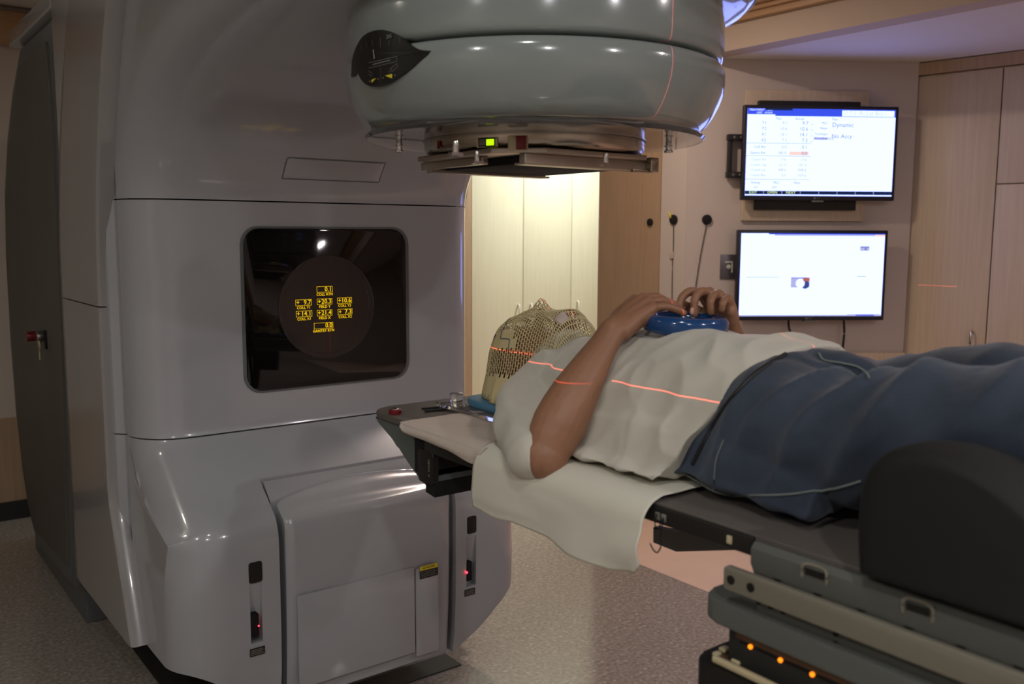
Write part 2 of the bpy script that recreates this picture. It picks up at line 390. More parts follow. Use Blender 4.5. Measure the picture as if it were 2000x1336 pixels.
# ------------------------------------------------------------------ back wardrobe in the lit alcove
CY = 3.45
def wardrobe(x0, x1, hx, z0, label):
    t = thing('wardrobe', label, 'cabinet', ((x0+x1)/2, CY+.2, 0), 'tall pale wardrobes in the lit alcove')
    bm = NB(); bx(bm, x0, x1, CY+.02, CY+.41, 0.06, 2.60); bx(bm, x0, x1, CY+.06, CY+.4, 0, .06); obj('body', bm, maple_pale, t)
    bm = NB(); bx(bm, x0+.003, x1-.003, CY, CY+.018, .08, 2.58, 0, .0015); d = obj('door', bm, maple_pale, t)
    bm = NB(); tube(bm, smoothpath([(hx,CY-.002,z0),(hx-.012,CY-.03,z0-.005),(hx-.012,CY-.034,z0-.09),(hx-.004,CY-.03,z0-.18),(hx,CY-.002,z0-.19)],4), .006, 10); obj('handle', bm, mark_pale, d)
    return t
x1 = P(921,500,'y',CY).x; x2 = P(1022,500,'y',CY).x; x3 = P(1116,500,'y',CY).x
wardrobe(x1, x2, P(1012,600,'y',CY).x, 1.06, 'leftmost tall pale maple wardrobe, beside the grey machine, handle on its right edge')
wardrobe(x2, x3, P(1036,600,'y',CY).x, 1.06, 'middle tall pale maple wardrobe behind the mask, handle on its left edge')
wardrobe(x3, 2*x3-x2, P(1127,600,'y',CY).x, 1.06, 'rightmost tall pale maple wardrobe, half hidden by the brown panel')
bm = NB(); bx(bm, 2.14, x1-.002, CY+.0, CY+.41, 0, 2.60, 0, .002); tag(obj('end_panel', bm, maple_tan), 'narrow brown wooden end panel beside the pale wardrobes', 'panel')
# ------------------------------------------------------------------ right cabinets
RD = Vector((3.385-3.318, .471-.947, 0)).normalized(); RN = Vector((RD.y, -RD.x, 0)); RN = -RN if RN.dot(CAM-A1) < 0 else RN
RO = Vector((3.321,.945,0))
def rcab(s0, s1, label, split=None, handles=()):
    t = thing('tall_cabinet', label, 'cabinet', RO+RD*((s0+s1)/2), 'tall maple cabinets right of the monitors')
    bm = NB(); obox(bm, RO, RD, RN, Z, s0, s1, -.40, -.021, 0, 2.445); obj('body', bm, maple, t)
    bm = NB(); obox(bm, RO, RD, RN, Z, s0, s1, -.02, .012, 2.385, 2.445); obj('fascia', bm, maple_tan, t)
    rng = [(.08,2.378)] if split is None else [(.08,split-.003),(split+.003,2.378)]
    for k, (a, b) in enumerate(rng):
        bm = NB(); obox(bm, RO, RD, RN, Z, s0+.003, s1-.003, -.02, 0, a, b, 0, .0015); d = obj('door', bm, maple, t)
        if k == 0:
            for (s, za, zb) in handles:
                bm = NB(); tube(bm, smoothpath([RO+RD*s+Z*za, RO+RD*s+RN*.03+Z*(za+.004), RO+RD*s+RN*.03+Z*(zb-.004), RO+RD*s+Z*zb],5), .006, 10); obj('handle', bm, steel, d)
sA = (Vector((3.373,.556,0))-RO).dot(RD); sH = (Vector((3.364,.618,0))-RO).dot(RD)
rcab(-.026, sA, 'tall maple cabinet with one full height door right of the monitors', None, [(sH,.945,1.07)])
rcab(sA, sA+.5, 'tall maple cabinet with split upper door at the right picture edge', 1.815, [])
rcab(sA+.5, sA+1.3, 'tall maple cabinet beyond the right picture edge', None, [])
# ------------------------------------------------------------------ monitors
def monitor(cs, sc, label, group, content):
    """cs, sc: pixel corners of case and picture on the monitor wall"""
    q = [PN(u,v,WP+WN*.09,WN) for u,v in cs]; s0 = min((p-WP).dot(WD) for p in q[:1]+q[3:]); 
    s0 = ((q[0]-WP).dot(WD)+(q[3]-WP).dot(WD))/2; s1 = ((q[1]-WP).dot(WD)+(q[2]-WP).dot(WD))/2
    zt = (q[0].z+q[1].z)/2; zb = (q[2].z+q[3].z)/2
    t = thing('monitor', label, 'monitor', WP+WD*((s0+s1)/2)+Z*zb+WN*.06, group)
    bm = NB(); obox(bm, WP, WD, WN, Z, s0, s1, .055, .09, zb, zt, 0, .005); fr = obj('case', bm, tv_frame, t)
    b = .017; a0, a1, c0, c1 = s0+b, s1-b, zb+b*1.35, zt-b
    bm = NB(); obox(bm, WP, WD, WN, Z, a0, a1, .0905, .0915, c0, c1); sc_ = obj('screen', bm, scr_white, t)
    w = a1-a0; h = c1-c0
    def pt(fx, fy, d=.0922): return WP+WD*(a0+w*fx)+WN*d+Z*(c1-h*fy)
    bm = NB(); mats = [scr_blue, scr_white, scr_navy, scr_lilac, scr_grey, scr_peach, scr_cream, scr_photo, scr_orange]
    def rect(f0, g0, f1, g1, mi, d=.0916):
        obox(bm, WP, WD, WN, Z, a0+w*f0, a0+w*f1, d, d+.0004, c1-h*g1, c1-h*g0, mi)
    content(rect, pt, bm, w, h)
    obj('screen_picture', bm, None, sc_, 0, mats)
    bm = text_bm([('LG', WP+WD*((s0+s1)/2-.0)+WN*.0912+Z*(zb+.0115), WD, Z, .014, 'CENTER', 0)]); cyl(bm, WP+WD*((s0+s1)/2-.019)+WN*.0902+Z*(zb+.0115), WN, .0055, .0008, 16)
    obj('logo', bm, mark_grey, fr)
    bm = NB(); obox(bm, WP, WD, WN, Z, (s0+s1)/2-.03, (s0+s1)/2+.03, .06, .088, zb-.008, zb, 0, .002); obj('sensor_lip', bm, mark_grey, fr)
    bm = NB(); obox(bm, WP, WD, WN, Z, (s0+s1)/2-.12, (s0+s1)/2+.12, .02, .055, (zb+zt)/2-.1, (zb+zt)/2+.1, 0, .004); obj('rear_mount', bm, satin_black, t)
    return t, s0, s1, zb, zt
def content1(rect, pt, bm, w, h):
    rect(0,0,1,.085,0); rect(.635,.012,.99,.08,1,.0920); rect(0,.068,.185,.1,1,.0920)
    rect(.12,.0,.30,.02,2,.0922); rect(0,.945,1,.985,2)
    for k in range(1,8): rect(k/8-.002,.945,k/8+.001,.985,3,.0921)
    for g in (.395,.54,.81): rect(0,g,.435,g+.004,4)
    rect(.29,.49,.42,.53,5); rect(.45,.325,.545,.35,3)
    T = []
    def tx(s, fx, fy, sz, al='LEFT', mi=4): T.append((s, pt(fx,fy), WD, Z, sz, al, mi))
    tx('TREATMENT  PLAN',.01,.018,.014,'LEFT',1); tx('UNIT   ROOM',.06,.05,.013,'LEFT',1)
    tx('U 7.5  Rt Lat Brain',.645,.045,.030,'LEFT',3)
    tx('Plan',.19,.115,.018); tx('Actual',.32,.115,.018); tx('Plan',.57,.115,.018)
    for k,(a,b,c) in enumerate((('Y1','9.7','9.7'),('Y2','10.6','10.6'),('X1','14.1','14.1'),('X2','7.3','7.3'))):
        g = .165+.066*k; tx(a,.13,g,.022,'RIGHT'); tx(b,.27,g,.022,'RIGHT',3); tx(c,.41,g,.026,'RIGHT'); tx('cm',.425,g+.01,.014,'LEFT',3)
    for k,(a,b,c) in enumerate((('Coll Rtn','0.0','0.1'),('Gantry Rtn','180.0','0.0'))):
        g = .44+.068*k; tx(a,.13,g,.018,'RIGHT'); tx(b,.27,g,.022,'RIGHT',3); tx(c,.41,g,.024,'RIGHT')
    for k,(a,b,c) in enumerate((('Couch Vrt','17.0','17.0'),('Couch Lng','121.5','101.5'),('Couch Lat','998.0','998.0'),('Couch Rtn','0.0','359.6'))):
        g = .585+.06*k; tx(a,.135,g,.018,'RIGHT',3); tx(b,.27,g,.018,'RIGHT',3); tx(c,.41,g,.020,'RIGHT',3)
    tx('Energy',.04,.85,.017); tx('MLC',.19,.85,.017); tx('Rate',.33,.85,.017,'LEFT',4); tx('6X',.06,.905,.018,'LEFT',3); tx('400',.18,.905,.018,'LEFT',3)
    tx('MLC',.50,.16,.016); tx('Mode',.49,.22,.016); tx('Technique',.455,.285,.016); tx('TOLERANCE',.455,.338,.018)
    tx('Dynamic',.57,.18,.032); tx('No Accy',.57,.31,.030)
    tx('EXIT',.055,.965,.020,'CENTER',6); tx('OPEN',.185,.965,.020,'CENTER',6); tx('NEXT',.31,.965,.020,'CENTER',6)
    text_bm(T, bm, .0002)
def content2(rect, pt, bm, w, h):
    rect(.19,.0,1,.012,0); rect(.23,.012,.93,.028,3); rect(.93,.012,1,.034,5)
    rect(0,.985,1,1,3); rect(.76,.978,.99,.998,3,.0920); rect(.82,.982,.95,.996,0,.0922)
    rect(.04,.525,.27,.529,4); rect(.82,.515,.88,.521,4); rect(.06,.22,.68,.222,1)
    rect(.355,.53,.485,.65,3); rect(.44,.535,.485,.575,8,.0921); rect(.355,.53,.47,.537,7,.0922)
    cyl(bm, pt(.455,.615,.0920), WN, .022, .0003, 24, 7); cyl(bm, pt(.42,.60,.0921), WN, .024, .0003, 24, 1)
    rect(.83,.155,.893,.205,3); rect(.83,.155,.893,.165,7,.0922); cyl(bm, pt(.868,.185,.0920), WN, .007, .0003, 16, 4)
    for k in range(6): rect(.68,.60+.04*k,.68+.03+.02*(k%3),.603+.04*k,1)
m1 = monitor([(1457,204),(1760,209),(1743,393),(1445,390)], None, 'upper wall monitor with a blue header bar and treatment values', 'wall monitors', content1)
m2 = monitor([(1443,447),(1740,452),(1721,628),(1435,624)], None, 'lower wall monitor showing a nearly blank white page with a small picture', 'wall monitors', content2)
def wallbox(bm, px, d0, d1, mi=0, bev=0, plane=0.0):
    q = [PN(u,v,WP+WN*plane,WN) for u,v in px]; ss = [(p-WP).dot(WD) for p in q]; zs = [p.z for p in q]
    s0 = (ss[0]+ss[3])/2; s1 = (ss[1]+ss[2])/2; z1 = (zs[0]+zs[1])/2; z0 = (zs[2]+zs[3])/2
    obox(bm, WP, WD, WN, Z, s0, s1, d0, d1, z0, z1, mi, bev); return s0, s1, z0, z1
bm = NB(); wallbox(bm, [(1454,175),(1695,180),(1683,434),(1446,430)], 0, .018, 0, .003); tag(obj('backing_board', bm, maple), 'square maple backing board on the wall behind the upper monitor', 'wall board')
bm = NB(); wallbox(bm, [(1476,197),(1674,203),(1662,413),(1470,409)], .0185, .05, 0, .002); tag(obj('monitor_box', bm, satin_black), 'flat black box between the backing board and the upper monitor', 'mount box')
# black wall bracket left of the upper monitor
br = thing('wall_bracket', 'black open metal wall bracket left of the upper monitor', 'bracket', PN(1422,345,WP,WN))
q = PN(1422,262,WP+WN*.04,WN); s0 = (q-WP).dot(WD); s1 = s0+.14; zt = q.z; zb = PN(1420,347,WP+WN*.04,WN).z
bm = NB(); obox(bm, WP, WD, WN, Z, s0, s1, 0.012, .05, zt-.03, zt, 0, .002); obj('upper_arm', bm, satin_black, br)
bm = NB(); obox(bm, WP, WD, WN, Z, s0, s1, 0.012, .05, zb, zb+.03, 0, .002); obj('lower_arm', bm, satin_black, br)
bm = NB(); obox(bm, WP, WD, WN, Z, s0+.008, s0+.026, 0.0, .04, zb+.03, zt-.03, 0, .002); obj('upright', bm, satin_black, br)
bm = NB(); obox(bm, WP, WD, WN, Z, s1-.03, s1-.01, 0.0, .03, zb+.03, zt-.03, 0, .002); obj('upright', bm, satin_black, br)
for zz in (zt-.015, zb+.015):
    for k in (0,1):
        bm = NB(); cyl(bm, WP+WD*(s0+.03+.035*k)+WN*.049+Z*zz, WN, .006, .003, 12); obj('screw', bm, mark_grey, br)
# switch plate
sp = thing('switch_plate', 'grey steel switch plate on the wall left of the lower monitor', 'switch', PN(1422,545,WP,WN))
bm = NB(); sw = wallbox(bm, [(1406,497),(1440,497),(1440,545),(1406,545)], 0, .006, 0, .002); obj('plate', bm, switch_m, sp)
cs = (sw[0]+sw[1])/2; cz = (sw[2]+sw[3])/2
bm = NB(); obox(bm, WP, WD, WN, Z, cs-.022, cs+.020, .006, .010, cz+.02, cz+.03); obox(bm, WP, WD, WN, Z, cs+.012, cs+.020, .006, .010, cz-.03, cz+.03); obj('bracket_lines', bm, mark_white, sp)
bm = NB(); cyl(bm, WP+WD*(cs-.002)+WN*.006+Z*cz, WN, .012, .008, 20, 0, .002); obj('button', bm, mark_white, sp)
for dz in (.052,-.052):
    bm = NB(); cyl(bm, WP+WD*cs+WN*.006+Z*(cz+dz), WN, .004, .0015, 10); obj('screw', bm, steel, sp)
# three round black buttons with threads
def knob(p, n, r, label, thread=None, tab=False):
    t = thing('wall_button', label, 'wall button', p, 'round black wall buttons')
    bm = NB(); cyl(bm, p, n, r, .014, 32, 0, .005); obj('cap', bm, matte_black, t)
    if tab:
        bm = NB(); tube(bm, [p+Vector(n)*.012+Y*.012+Z*.012, p+Vector(n)*.012+Y*.030+Z*.038], .0045, 8); obj('tab', bm, mark_yellow, t)
    if thread:
        bm = NB(); tube(bm, thread, .0022, 6); obj('thread', bm, thread_m, t)
knob(P(1271,434,'x',HX-.004), -X, .020, 'round black button on the brown wooden panel')
p = P(1317,429,'x',HX); knob(p, -X, .026, 'round black button with a small yellow tab on the narrow wall strip', smoothpath([p-X*.006-Z*.02, P(1315,480,'x',HX-.006), P(1313,530,'x',HX-.006), P(1312,620,'x',HX-.006)],5), True)
p = PN(1380,429,WP,WN); knob(p, WN, .026, 'round black button with a slanting thread beside the monitors', smoothpath([p+WN*.006-Z*.02, PN(1368,500,WP+WN*.006,WN), PN(1356,580,WP+WN*.006,WN), PN(1352,620,WP+WN*.006,WN)],5))
q = P(1313,498,'x',HX-.001); bm = NB(); bx(bm, q.x-.009, q.x-.001, q.y-.012, q.y+.012, q.z-.018, q.z+.018, 0, .001); tag(obj('tape_piece', bm, tape_m), 'small pale tape square over the thread on the narrow wall strip', 'tape')
# cables below the lower monitor
for (a, lab) in (([(1540,626),(1541,640),(1547,660),(1552,690)],'short black cable hanging under the left half of the lower monitor'), ([(1648,627),(1649,650),(1647,670),(1645,692)],'black cable hanging under the right half of the lower monitor')):
    bm = NB(); tube(bm, smoothpath([PN(u,v,WP+WN*.055,WN) for u,v in a]+[PN(a[-1][0],a[-1][1]+14,WP+WN*.03,WN)],5), .006, 8); tag(obj('cable', bm, cable_m), lab, 'cable')
# ------------------------------------------------------------------ the treatment machine
GM = thing('treatment_machine', 'large glossy grey radiotherapy machine with overhanging round head and dark display window', 'medical machine', (0,1.5,0))
FY, BYF = 1.06, .77          # window plane, front plane of the base
raw = [(.79,.17),(.775,.30),(BYF,.45),(BYF,.60),(.7705,.68),(.775,.715),(.787,.742),(.808,.764),(.86,.805),(.95,.872),(1.02,.925),(1.048,.95),(FY,.985),(FY,1.10),(FY,1.3),(FY,1.5),(FY,1.62),(1.055,1.68),(1.03,1.73),(.985,1.79),(.91,1.855),(.80,1.915),(.66,1.96),(.50,1.993),(.33,2.013),(.15,2.022),(-.05,2.025)]
prof = smoothpath([Vector((0,a,b)) for a, b in raw], 3)
def pnorm(j):
    a = prof[max(j-1,0)]; b = prof[min(j+1,len(prof)-1)]; d = (b-a).normalized(); return Vector((0, d.z, -d.y))   # points into the body
def zbot(x): t = min(1,max(0,(abs(x)-.28)/.3)); return .17+.17*t*t*(3-2*t)
STN = [(0,0),(.15,0),(.3,0),(.40,0),(.44,.0006),(.468,.002),(.496,.0062),(.514,.0115),(.530,.0188),(.546,.029),(.559,.041),(.571,.055),(.581,.070),(.589,.087),(.595,.104),(.5995,.126),(.6005,.1295),(.566,.132),(.566,.150),(.602,.154),(.612,.165),(.622,.175),(.626,.190)]
stn = [(-x,i) for x,i in STN[::-1]]+STN[1:]
JC = min(range(len(prof)), key=lambda k: abs(prof[k].z-.748)+abs(prof[k].y-.785))
JU = next(j for j, p in enumerate(prof) if p.z > 1.62)
bm = NB(); rings = []
for x, i in stn:
    pts = []
    for j, p in enumerate(prof):
        capj = .050+.078*min(1, (Vector((p.y,p.z))-Vector((.79,.745))).length/.20)
        q = p+pnorm(j)*min(i,capj*(1-math.exp(-i/capj*1.6))/(1-math.exp(-1.6*.128/capj)) if i < .128 else capj)
        if i > .129:    # the side groove runs straight up, independent of the front shape
            tz = p.z
            if p.z > 1.62 or j > len(prof)*.62: tz = lerp(1.62, 2.585, max(0,(j-JU))/(len(prof)-1-JU))
            q = Vector((x, FY+i, tz))
        pts.append(Vector((x, q.y, max(q.z, zbot(x)+ .0002*j))))
    top = 2.60; yb = 1.80
    pts += [Vector((x, pts[-1].y, top)), Vector((x, yb, top)), Vector((x, yb, 1.6)), Vector((x,yb,.9)), Vector((x, yb, zbot(x))), Vector((x, 1.2, zbot(x)))]
    rings.append([bm.verts.new(p) for p in pts])
n = len(rings[0])
for a, b in zip(rings, rings[1:]):
    for k in range(n): bm.faces.new((a[k], a[(k+1)%n], b[(k+1)%n], b[k]))
bm.faces.new(rings[0][::-1]); bm.faces.new(rings[-1])
def slab(src, z0, z1):
    b = src.copy()
    for z, nn in ((z0,(0,0,-1)),(z1,(0,0,1))):
        if z is None: continue
        r = bmesh.ops.bisect_plane(b, geom=b.verts[:]+b.edges[:]+b.faces[:], plane_co=(0,0,z), plane_no=nn, clear_outer=True)
        es = [e for e in r['geom_cut'] if isinstance(e, bmesh.types.BMEdge)]
        bmesh.ops.contextual_create(b, geom=es)
    return b
SL, SU = .956, 1.656
arm = obj('gantry_arm', slab(bm, SU+.002, None), shell, GM, 30)
fr = obj('window_housing', slab(bm, SL+.002, SU-.002), shell, GM, 30)
base = obj('base_cover', slab(bm, None, SL-.002), shell, GM, 30); bm.free()
# notches cut in the base cover: the counterweight opening and two sensor scoops
cb = NB(); bx(cb, -.308,.298,.5,.905,-.1,1.2)
def scoop(u0, u1, v0, v1):
    a = P(u0,v0,'y',BYF); b = P(u1,v1,'y',BYF); x0, x1 = min(a.x,b.x), max(a.x,b.x); z1, z0 = a.z, b.z
    prism(cb, [(x0,BYF-.03,z1),(x0,BYF+.002,z1),(x0,BYF+.03,z0),(x0,BYF-.03,z0)], (x1-x0,0,0)); return x0, x1, z0, z1
sc1 = scoop(487,514,1140,1252); sc2 = scoop(911,930,1050,1142)
cut = obj('cutter', cb, shell, None, 0)
modded(base, [('BOOLEAN', dict(object=cut, operation='DIFFERENCE', solver='EXACT'))]); bpy.data.objects.remove(cut)
# counterweight door
def base_z(y):            # height of the slope at y
    for a, b in zip(prof, prof[1:]):
        if a.y <= y <= b.y and a.z > .7: return lerp(a.z, b.z, (y-a.y)/(b.y-a.y+1e-9))
    return .75
bm = NB(); rr = []
XS = [-.286,-.283,-.276,-.262]+[-.24+.04*k for k in range(13)]+[.262,.274,.278]
for x in XS:
    e = min(x+.286, .278-x); ins = .012*(1-min(1,e/.022))**2
    bow = .010*(1-(x/.285)**2); yb = .835+.035*(1-(x/.285)**2)
    pts = [(yb-.01,zbot(x)), (.80,zbot(x)), (.785-bow+ins,.19),(.772-bow+ins,.35),(.766-bow+ins,.55),(.766-bow+ins,.70),(.768-bow+ins,.728),(.776-bow+ins,.742),(.79-bow,.755-ins)]
    for k in range(1,6): y = lerp(.79-bow, yb, k/5); pts.append((y, base_z(y)+.003-ins-(.006 if k == 5 else 0)))
    pts.append((yb+.001, .70))
    rr.append([bm.verts.new((x,a,b)) for a,b in pts])
n = len(rr[0])
for a, b in zip(rr, rr[1:]):
    for k in range(n): bm.faces.new((a[k], a[(k+1)%n], b[(k+1)%n], b[k]))
bm.faces.new(rr[0][::-1]); bm.faces.new(rr[-1])
door = obj('counterweight_door', bm, shell, GM, 40)
# step panel behind the door
bm = NB(); rr = []
for k in range(15):
    x = -.300+.590*k/14; y0 = .845+.035*(1-(x/.295)**2); y1 = .898
    pts = [(y0,base_z(y0)-.09),(y0,base_z(y0)-.014),(y0+.006,base_z(y0)-.006),(y1-.002,base_z(y1)-.002),(y1,base_z(y1)-.006),(y1,base_z(y1)-.09)]
    rr.append([bm.verts.new((x,a,b)) for a,b in pts])
for a, b in zip(rr, rr[1:]):
    for k in range(6): bm.faces.new((a[k], a[(k+1)%6], b[(k+1)%6], b[k]))
bm.faces.new(rr[0][::-1]); bm.faces.new(rr[-1]); obj('step_panel', bm, shell, GM, 40)
bm = NB(); bx(bm, -.307,.297,.875,.90,.2,.80); obj('inner_wall', bm, gap_dark, GM)
# access panels on the door
DF = .7545
def quad_on(y, px):
    q = [P(u,v,'y',y) for u,v in px]; return (q[0].x+q[3].x)/2, (q[1].x+q[2].x)/2, (q[2].z+q[3].z)/2, (q[0].z+q[1].z)/2
def plate(px, y, th, r, m, name, parent, bev=.001):
    x0,x1,z0,z1 = quad_on(y, px); bm = NB()
    prism(bm, [(a,y,b) for a,b in rrect(x1-x0, z1-z0, r, 5, (x0+x1)/2, (z0+z1)/2)], (0,-th,0), 0, bev); return obj(name, bm, m, parent, 40)
plate([(583,1160),(811,1109),(805,1282),(580,1336)], DF+.004, .006, .006, shell, 'access_panel', door)
plate([(814,1109),(859,1099),(850,1271),(808,1281)], DF+.004, .006, .006, shell, 'access_panel', door)
lb = plate([(820,1106),(855,1100),(855,1124),(820,1130)], DF-.0035, .0012, .0005, scale_black, 'caution_label', door, 0)
x0,x1,z0,z1 = quad_on(DF-.005, [(820,1106),(855,1100),(855,1124),(820,1130)])
bm = NB(); bx(bm, x0, x1, DF-.0052, DF-.0048, z1-(z1-z0)*.36, z1, 0)
text_bm([('\u25B2 CAUTION', Vector(((x0+x1)/2,DF-.0054,z1-(z1-z0)*.18)), X, Z, .0075, 'CENTER', 1)], bm)
for k in range(4): bx(bm, x0+.003, x1-.003-.006*(k%2), DF-.0052, DF-.0048, z0+.004+.0052*k, z0+.0058+.0052*k, 2)
obj('label_print', bm, None, lb, 0, [label_yellow, matte_black, mark_grey])
# sensors
def sensors(px_top, px_bot, px_lab, led, side):
    plate(px_top, BYF, .003, .006, satin_black, 'sensor_window', base)
    x0,x1,z0,z1 = quad_on(BYF+.004, px_bot)
    bm = NB(); bx(bm, x0, x1, BYF-.004, BYF+.024, z0, z1, 0, .004); s = obj('proximity_sensor', bm, matte_black, base)
    bm = NB(); p = P(led[0], led[1], 'y', BYF-.003); cyl(bm, p, -Y, .004 if side else .0022, .004, 16, 0, .001); obj('indicator_lamp', bm, red_led, s)
    if not side:
        bm = NB(); bx(bm, x1+.0003, x1+.0015, BYF-.002, BYF+.01, z0+.004, z1-.004); obj('light_strip', bm, red_dim, s)
    l = plate(px_lab, BYF, .001, .001, scale_black, 'warning_label', base, 0)
    x0,x1,z0,z1 = quad_on(BYF, px_lab); bm = NB()
    for k in range(4): bx(bm, x0+.002, x1-.002-.004*(k%2), BYF-.0014, BYF-.001, lerp(z0,z1,.14+.2*k), lerp(z0,z1,.24+.2*k))
    obj('label_print', bm, mark_grey, l, 0)
sensors([(485,1099),(512,1096),(511,1136),(486,1139)], [(489,1199),(504,1196),(504,1243),(489,1245)], [(488,1267),(518,1262),(517,1277),(488,1283)], (505,1222), 0)
sensors([(913,1010),(930,1006),(929,1040),(912,1043)], [(910,1097),(920,1095),(920,1132),(909,1136)], [(908,1153),(928,1147),(927,1160),(907,1166)], (911,1118), 1)
# display window
def rr_plate(name, px, y, th, r, m, parent, bev): return plate(px, y, th, r, m, name, parent, bev)
rr_plate('window_bezel', [(474,443),(789,443),(806,735),(470,772)], FY, .004, .055, stand_trim, fr, .002)
win = rr_plate('window_glass', [(480,448),(783,446),(801,733),(477,767)], FY-.003, .003, .050, black_glass, GM, .0012)
c = P(640,600,'y',FY-.0065); bm = NB(); R0 = .164
cyl(bm, c, -Y, R0, .0008, 72); obj('display_disc', bm, lens_brown, win)
bm = NB()
for (r, w) in ((R0,.003),(R0-.016,.0016)):
    for k in range(72):
        a0, a1 = 2*math.pi*k/72, 2*math.pi*(k+1)/72
        prism(bm, [c-Y*.0008+X*((r+s)*math.cos(a))+Z*((r+s)*math.sin(a)) for a, s in ((a0,0),(a1,0),(a1,w),(a0,w))], (0,-.0006,0))
bmesh.ops.remove_doubles(bm, verts=bm.verts[:], dist=1e-5); obj('lens_ring', bm, lens_rim, win)
YD = FY-.0080; bm = NB(); T = []
def readout(cu, cv, w, val, cap, sign=''):
    p = P(cu, cv, 'y', YD); ww = w; hh = .0095
    for (a,b,c_,d) in ((-ww,ww,hh-.0008,hh),(-ww,ww,-hh,-hh+.0008),(-ww,-ww+.0008,-hh,hh),(ww-.0008,ww,-hh,hh)): bx(bm, p.x+a, p.x+b, YD-.0004, YD, p.z+c_, p.z+d)
    T.append((val, p+X*(ww-.002)-Y*.0002, X, Z, .0205, 'RIGHT', 0))
    if sign: T.append((sign, p-X*(ww-.002)-Y*.0002, X, Z, .0205, 'LEFT', 0))
    T.append((cap, p-Z*.0165-Y*.0002, X, Z, .0120, 'CENTER', 0))
readout(634,565,.0270,'0.1','COLL RTN'); readout(593,591,.0270,'9.7','COLL Y1','+'); readout(634,589,.0260,'20.3','FIELD Y','+'); readout(673,587,.0255,'10.6','COLL Y2','+')
readout(594,613,.0270,'14.1','COLL X1','+'); readout(634,611,.0260,'21.4','FIELD X','+'); readout(674,609,.0255,'7.3','COLL X2','+'); readout(632,636,.0330,'0.0','GANTRY RTN')
text_bm(T, bm, .0003); obj('readouts', bm, yellow_led, win, 0)
# raised blank name plate on the arch
def arch_y(z):
    for a, b in zip(prof, prof[1:]):
        if a.z <= z <= b.z and a.z > 1.6: return lerp(a.y, b.y, (z-a.z)/(b.z-a.z+1e-9))
    return FY
def arch_patch(name, pts, off, m, parent):
    """outline (x,z) laid on the arch with a small offset"""
    bm = NB(); a = [bm.verts.new((x, arch_y(z)-off, z)) for x,z in pts]; b = [bm.verts.new((x, arch_y(z)+.004, z)) for x,z in pts]; n = len(pts)
    bm.faces.new(a)
    for i in range(n): bm.faces.new((a[i], b[i], b[(i+1)%n], a[(i+1)%n]))
    bmesh.ops.triangulate(bm, faces=[bm.faces[:][0]]); return obj(name, bm, m, parent, 30)
x0 = P(545,330,'y',1.02).x; x1 = P(751,335,'y',1.02).x
zt, zb = P(650,310,'y',1.0).z, P(650,356,'y',1.03).z
bm = NB(); NX, NZ = 16, 6; grid = {}
def plategrid(name, x0, x1, z0, z1, off, m):
    bm = NB(); g = [[bm.verts.new((lerp(x0,x1,i/16), arch_y(lerp(z0,z1,j/8))-off*(1 if 0<i<16 and 0<j<8 else -2), lerp(z0,z1,j/8))) for j in range(9)] for i in range(17)]
    for i in range(16):
        for j in range(8): bm.faces.new((g[i][j], g[i+1][j], g[i+1][j+1], g[i][j+1]))
    return obj(name, bm, m, arm, 60)
plategrid('plate_border', x0-.003, x1+.003, zb-.003, zt+.003, .0015, stand_trim); plategrid('blank_plate', x0, x1, zb, zt, .004, shell)
# side covers
for sx in (-1,1):
    bm = NB()
    for (a, b) in ((zbot(.6)+.01,1.338),(1.342,2.58)):
        rr = []
        for k in range(17):
            z = lerp(a, b, k/16); lean = .0 if z < 1.35 else -.30*((z-1.35)/.9)**2
            lo = 1.24+lean+(-.19*max(0,(.75-z)/.4) if z < .75 else 0); hi = 1.775+lean*1.1
            rr.append([bm.verts.new((sx*xx, yy, z)) for xx, yy in ((.600,lo+.01),(.640,lo+.012),(.648,lo+.02),(.650,lo+.05),(.652,hi-.05),(.650,hi-.012),(.640,hi),(.60,hi))])
        for p_, q_ in zip(rr, rr[1:]):
            for k in range(8): bm.faces.new((p_[k], p_[(k+1)%8], q_[(k+1)%8], q_[k]))
        bm.faces.new(rr[0][::-1]); bm.faces.new(rr[-1])
    obj('side_cover', bm, side_shell, GM, 40)
# arm nose over the head
bm = NB(); lathe(bm, [(0,2.56),(.47,2.56),(.488,2.54),(.492,2.30),(.492,2.14),(.488,2.09),(.475,2.055),(.45,2.035),(.42,2.028),(0,2.027)], n=128); obj('arm_nose', bm, head_shell, GM, 40)
# drive stand behind the gantry
bm = NB()
yz = [(1.83,.30),(1.90,.13),(2.15,.13)]
prf = [(2.12,.18),(2.85,.14),(3.0,.24),(3.13,.42),(3.20,.70),(3.235,1.05),(3.24,1.45),(3.16,1.75),(3.0,1.98),(2.8,2.16),(2.57,2.30),(1.88,2.31),(1.84,2.0),(1.90,1.42),(1.96,.9),(2.06,.35)]
prism(bm, [(-.6,a,b) for a,b in prf], (1.2,0,0), 0, .025, 3); stand = obj('drive_stand', bm, stand_trim, GM, 40)
bm = NB(); inset = [(2.15,.26),(2.84,.22),(2.96,.30),(3.06,.46),(3.12,.72),(3.15,1.05),(3.15,1.42),(3.08,1.70),(2.93,1.92),(2.76,2.08),(2.55,2.22),(2.02,2.23),(1.99,2.0),(2.0,1.42),(2.05,.9),(2.12,.40)]
prism(bm, [(-.609,a,b) for a,b in inset], (.012,0,0), 0, .003, 2); sd = obj('stand_door', bm, stand_dark, stand, 40)
bm = NB(); bx(bm, -.545,.545,2.17,3.24,0,.20,0,.006); obj('stand_plinth', bm, stand_trim, GM, 40)
bm = NB(); bx(bm, -.56,.56,1.80,2.0,.40,2.25); obj('bearing_drum', bm, gap_dark, GM)
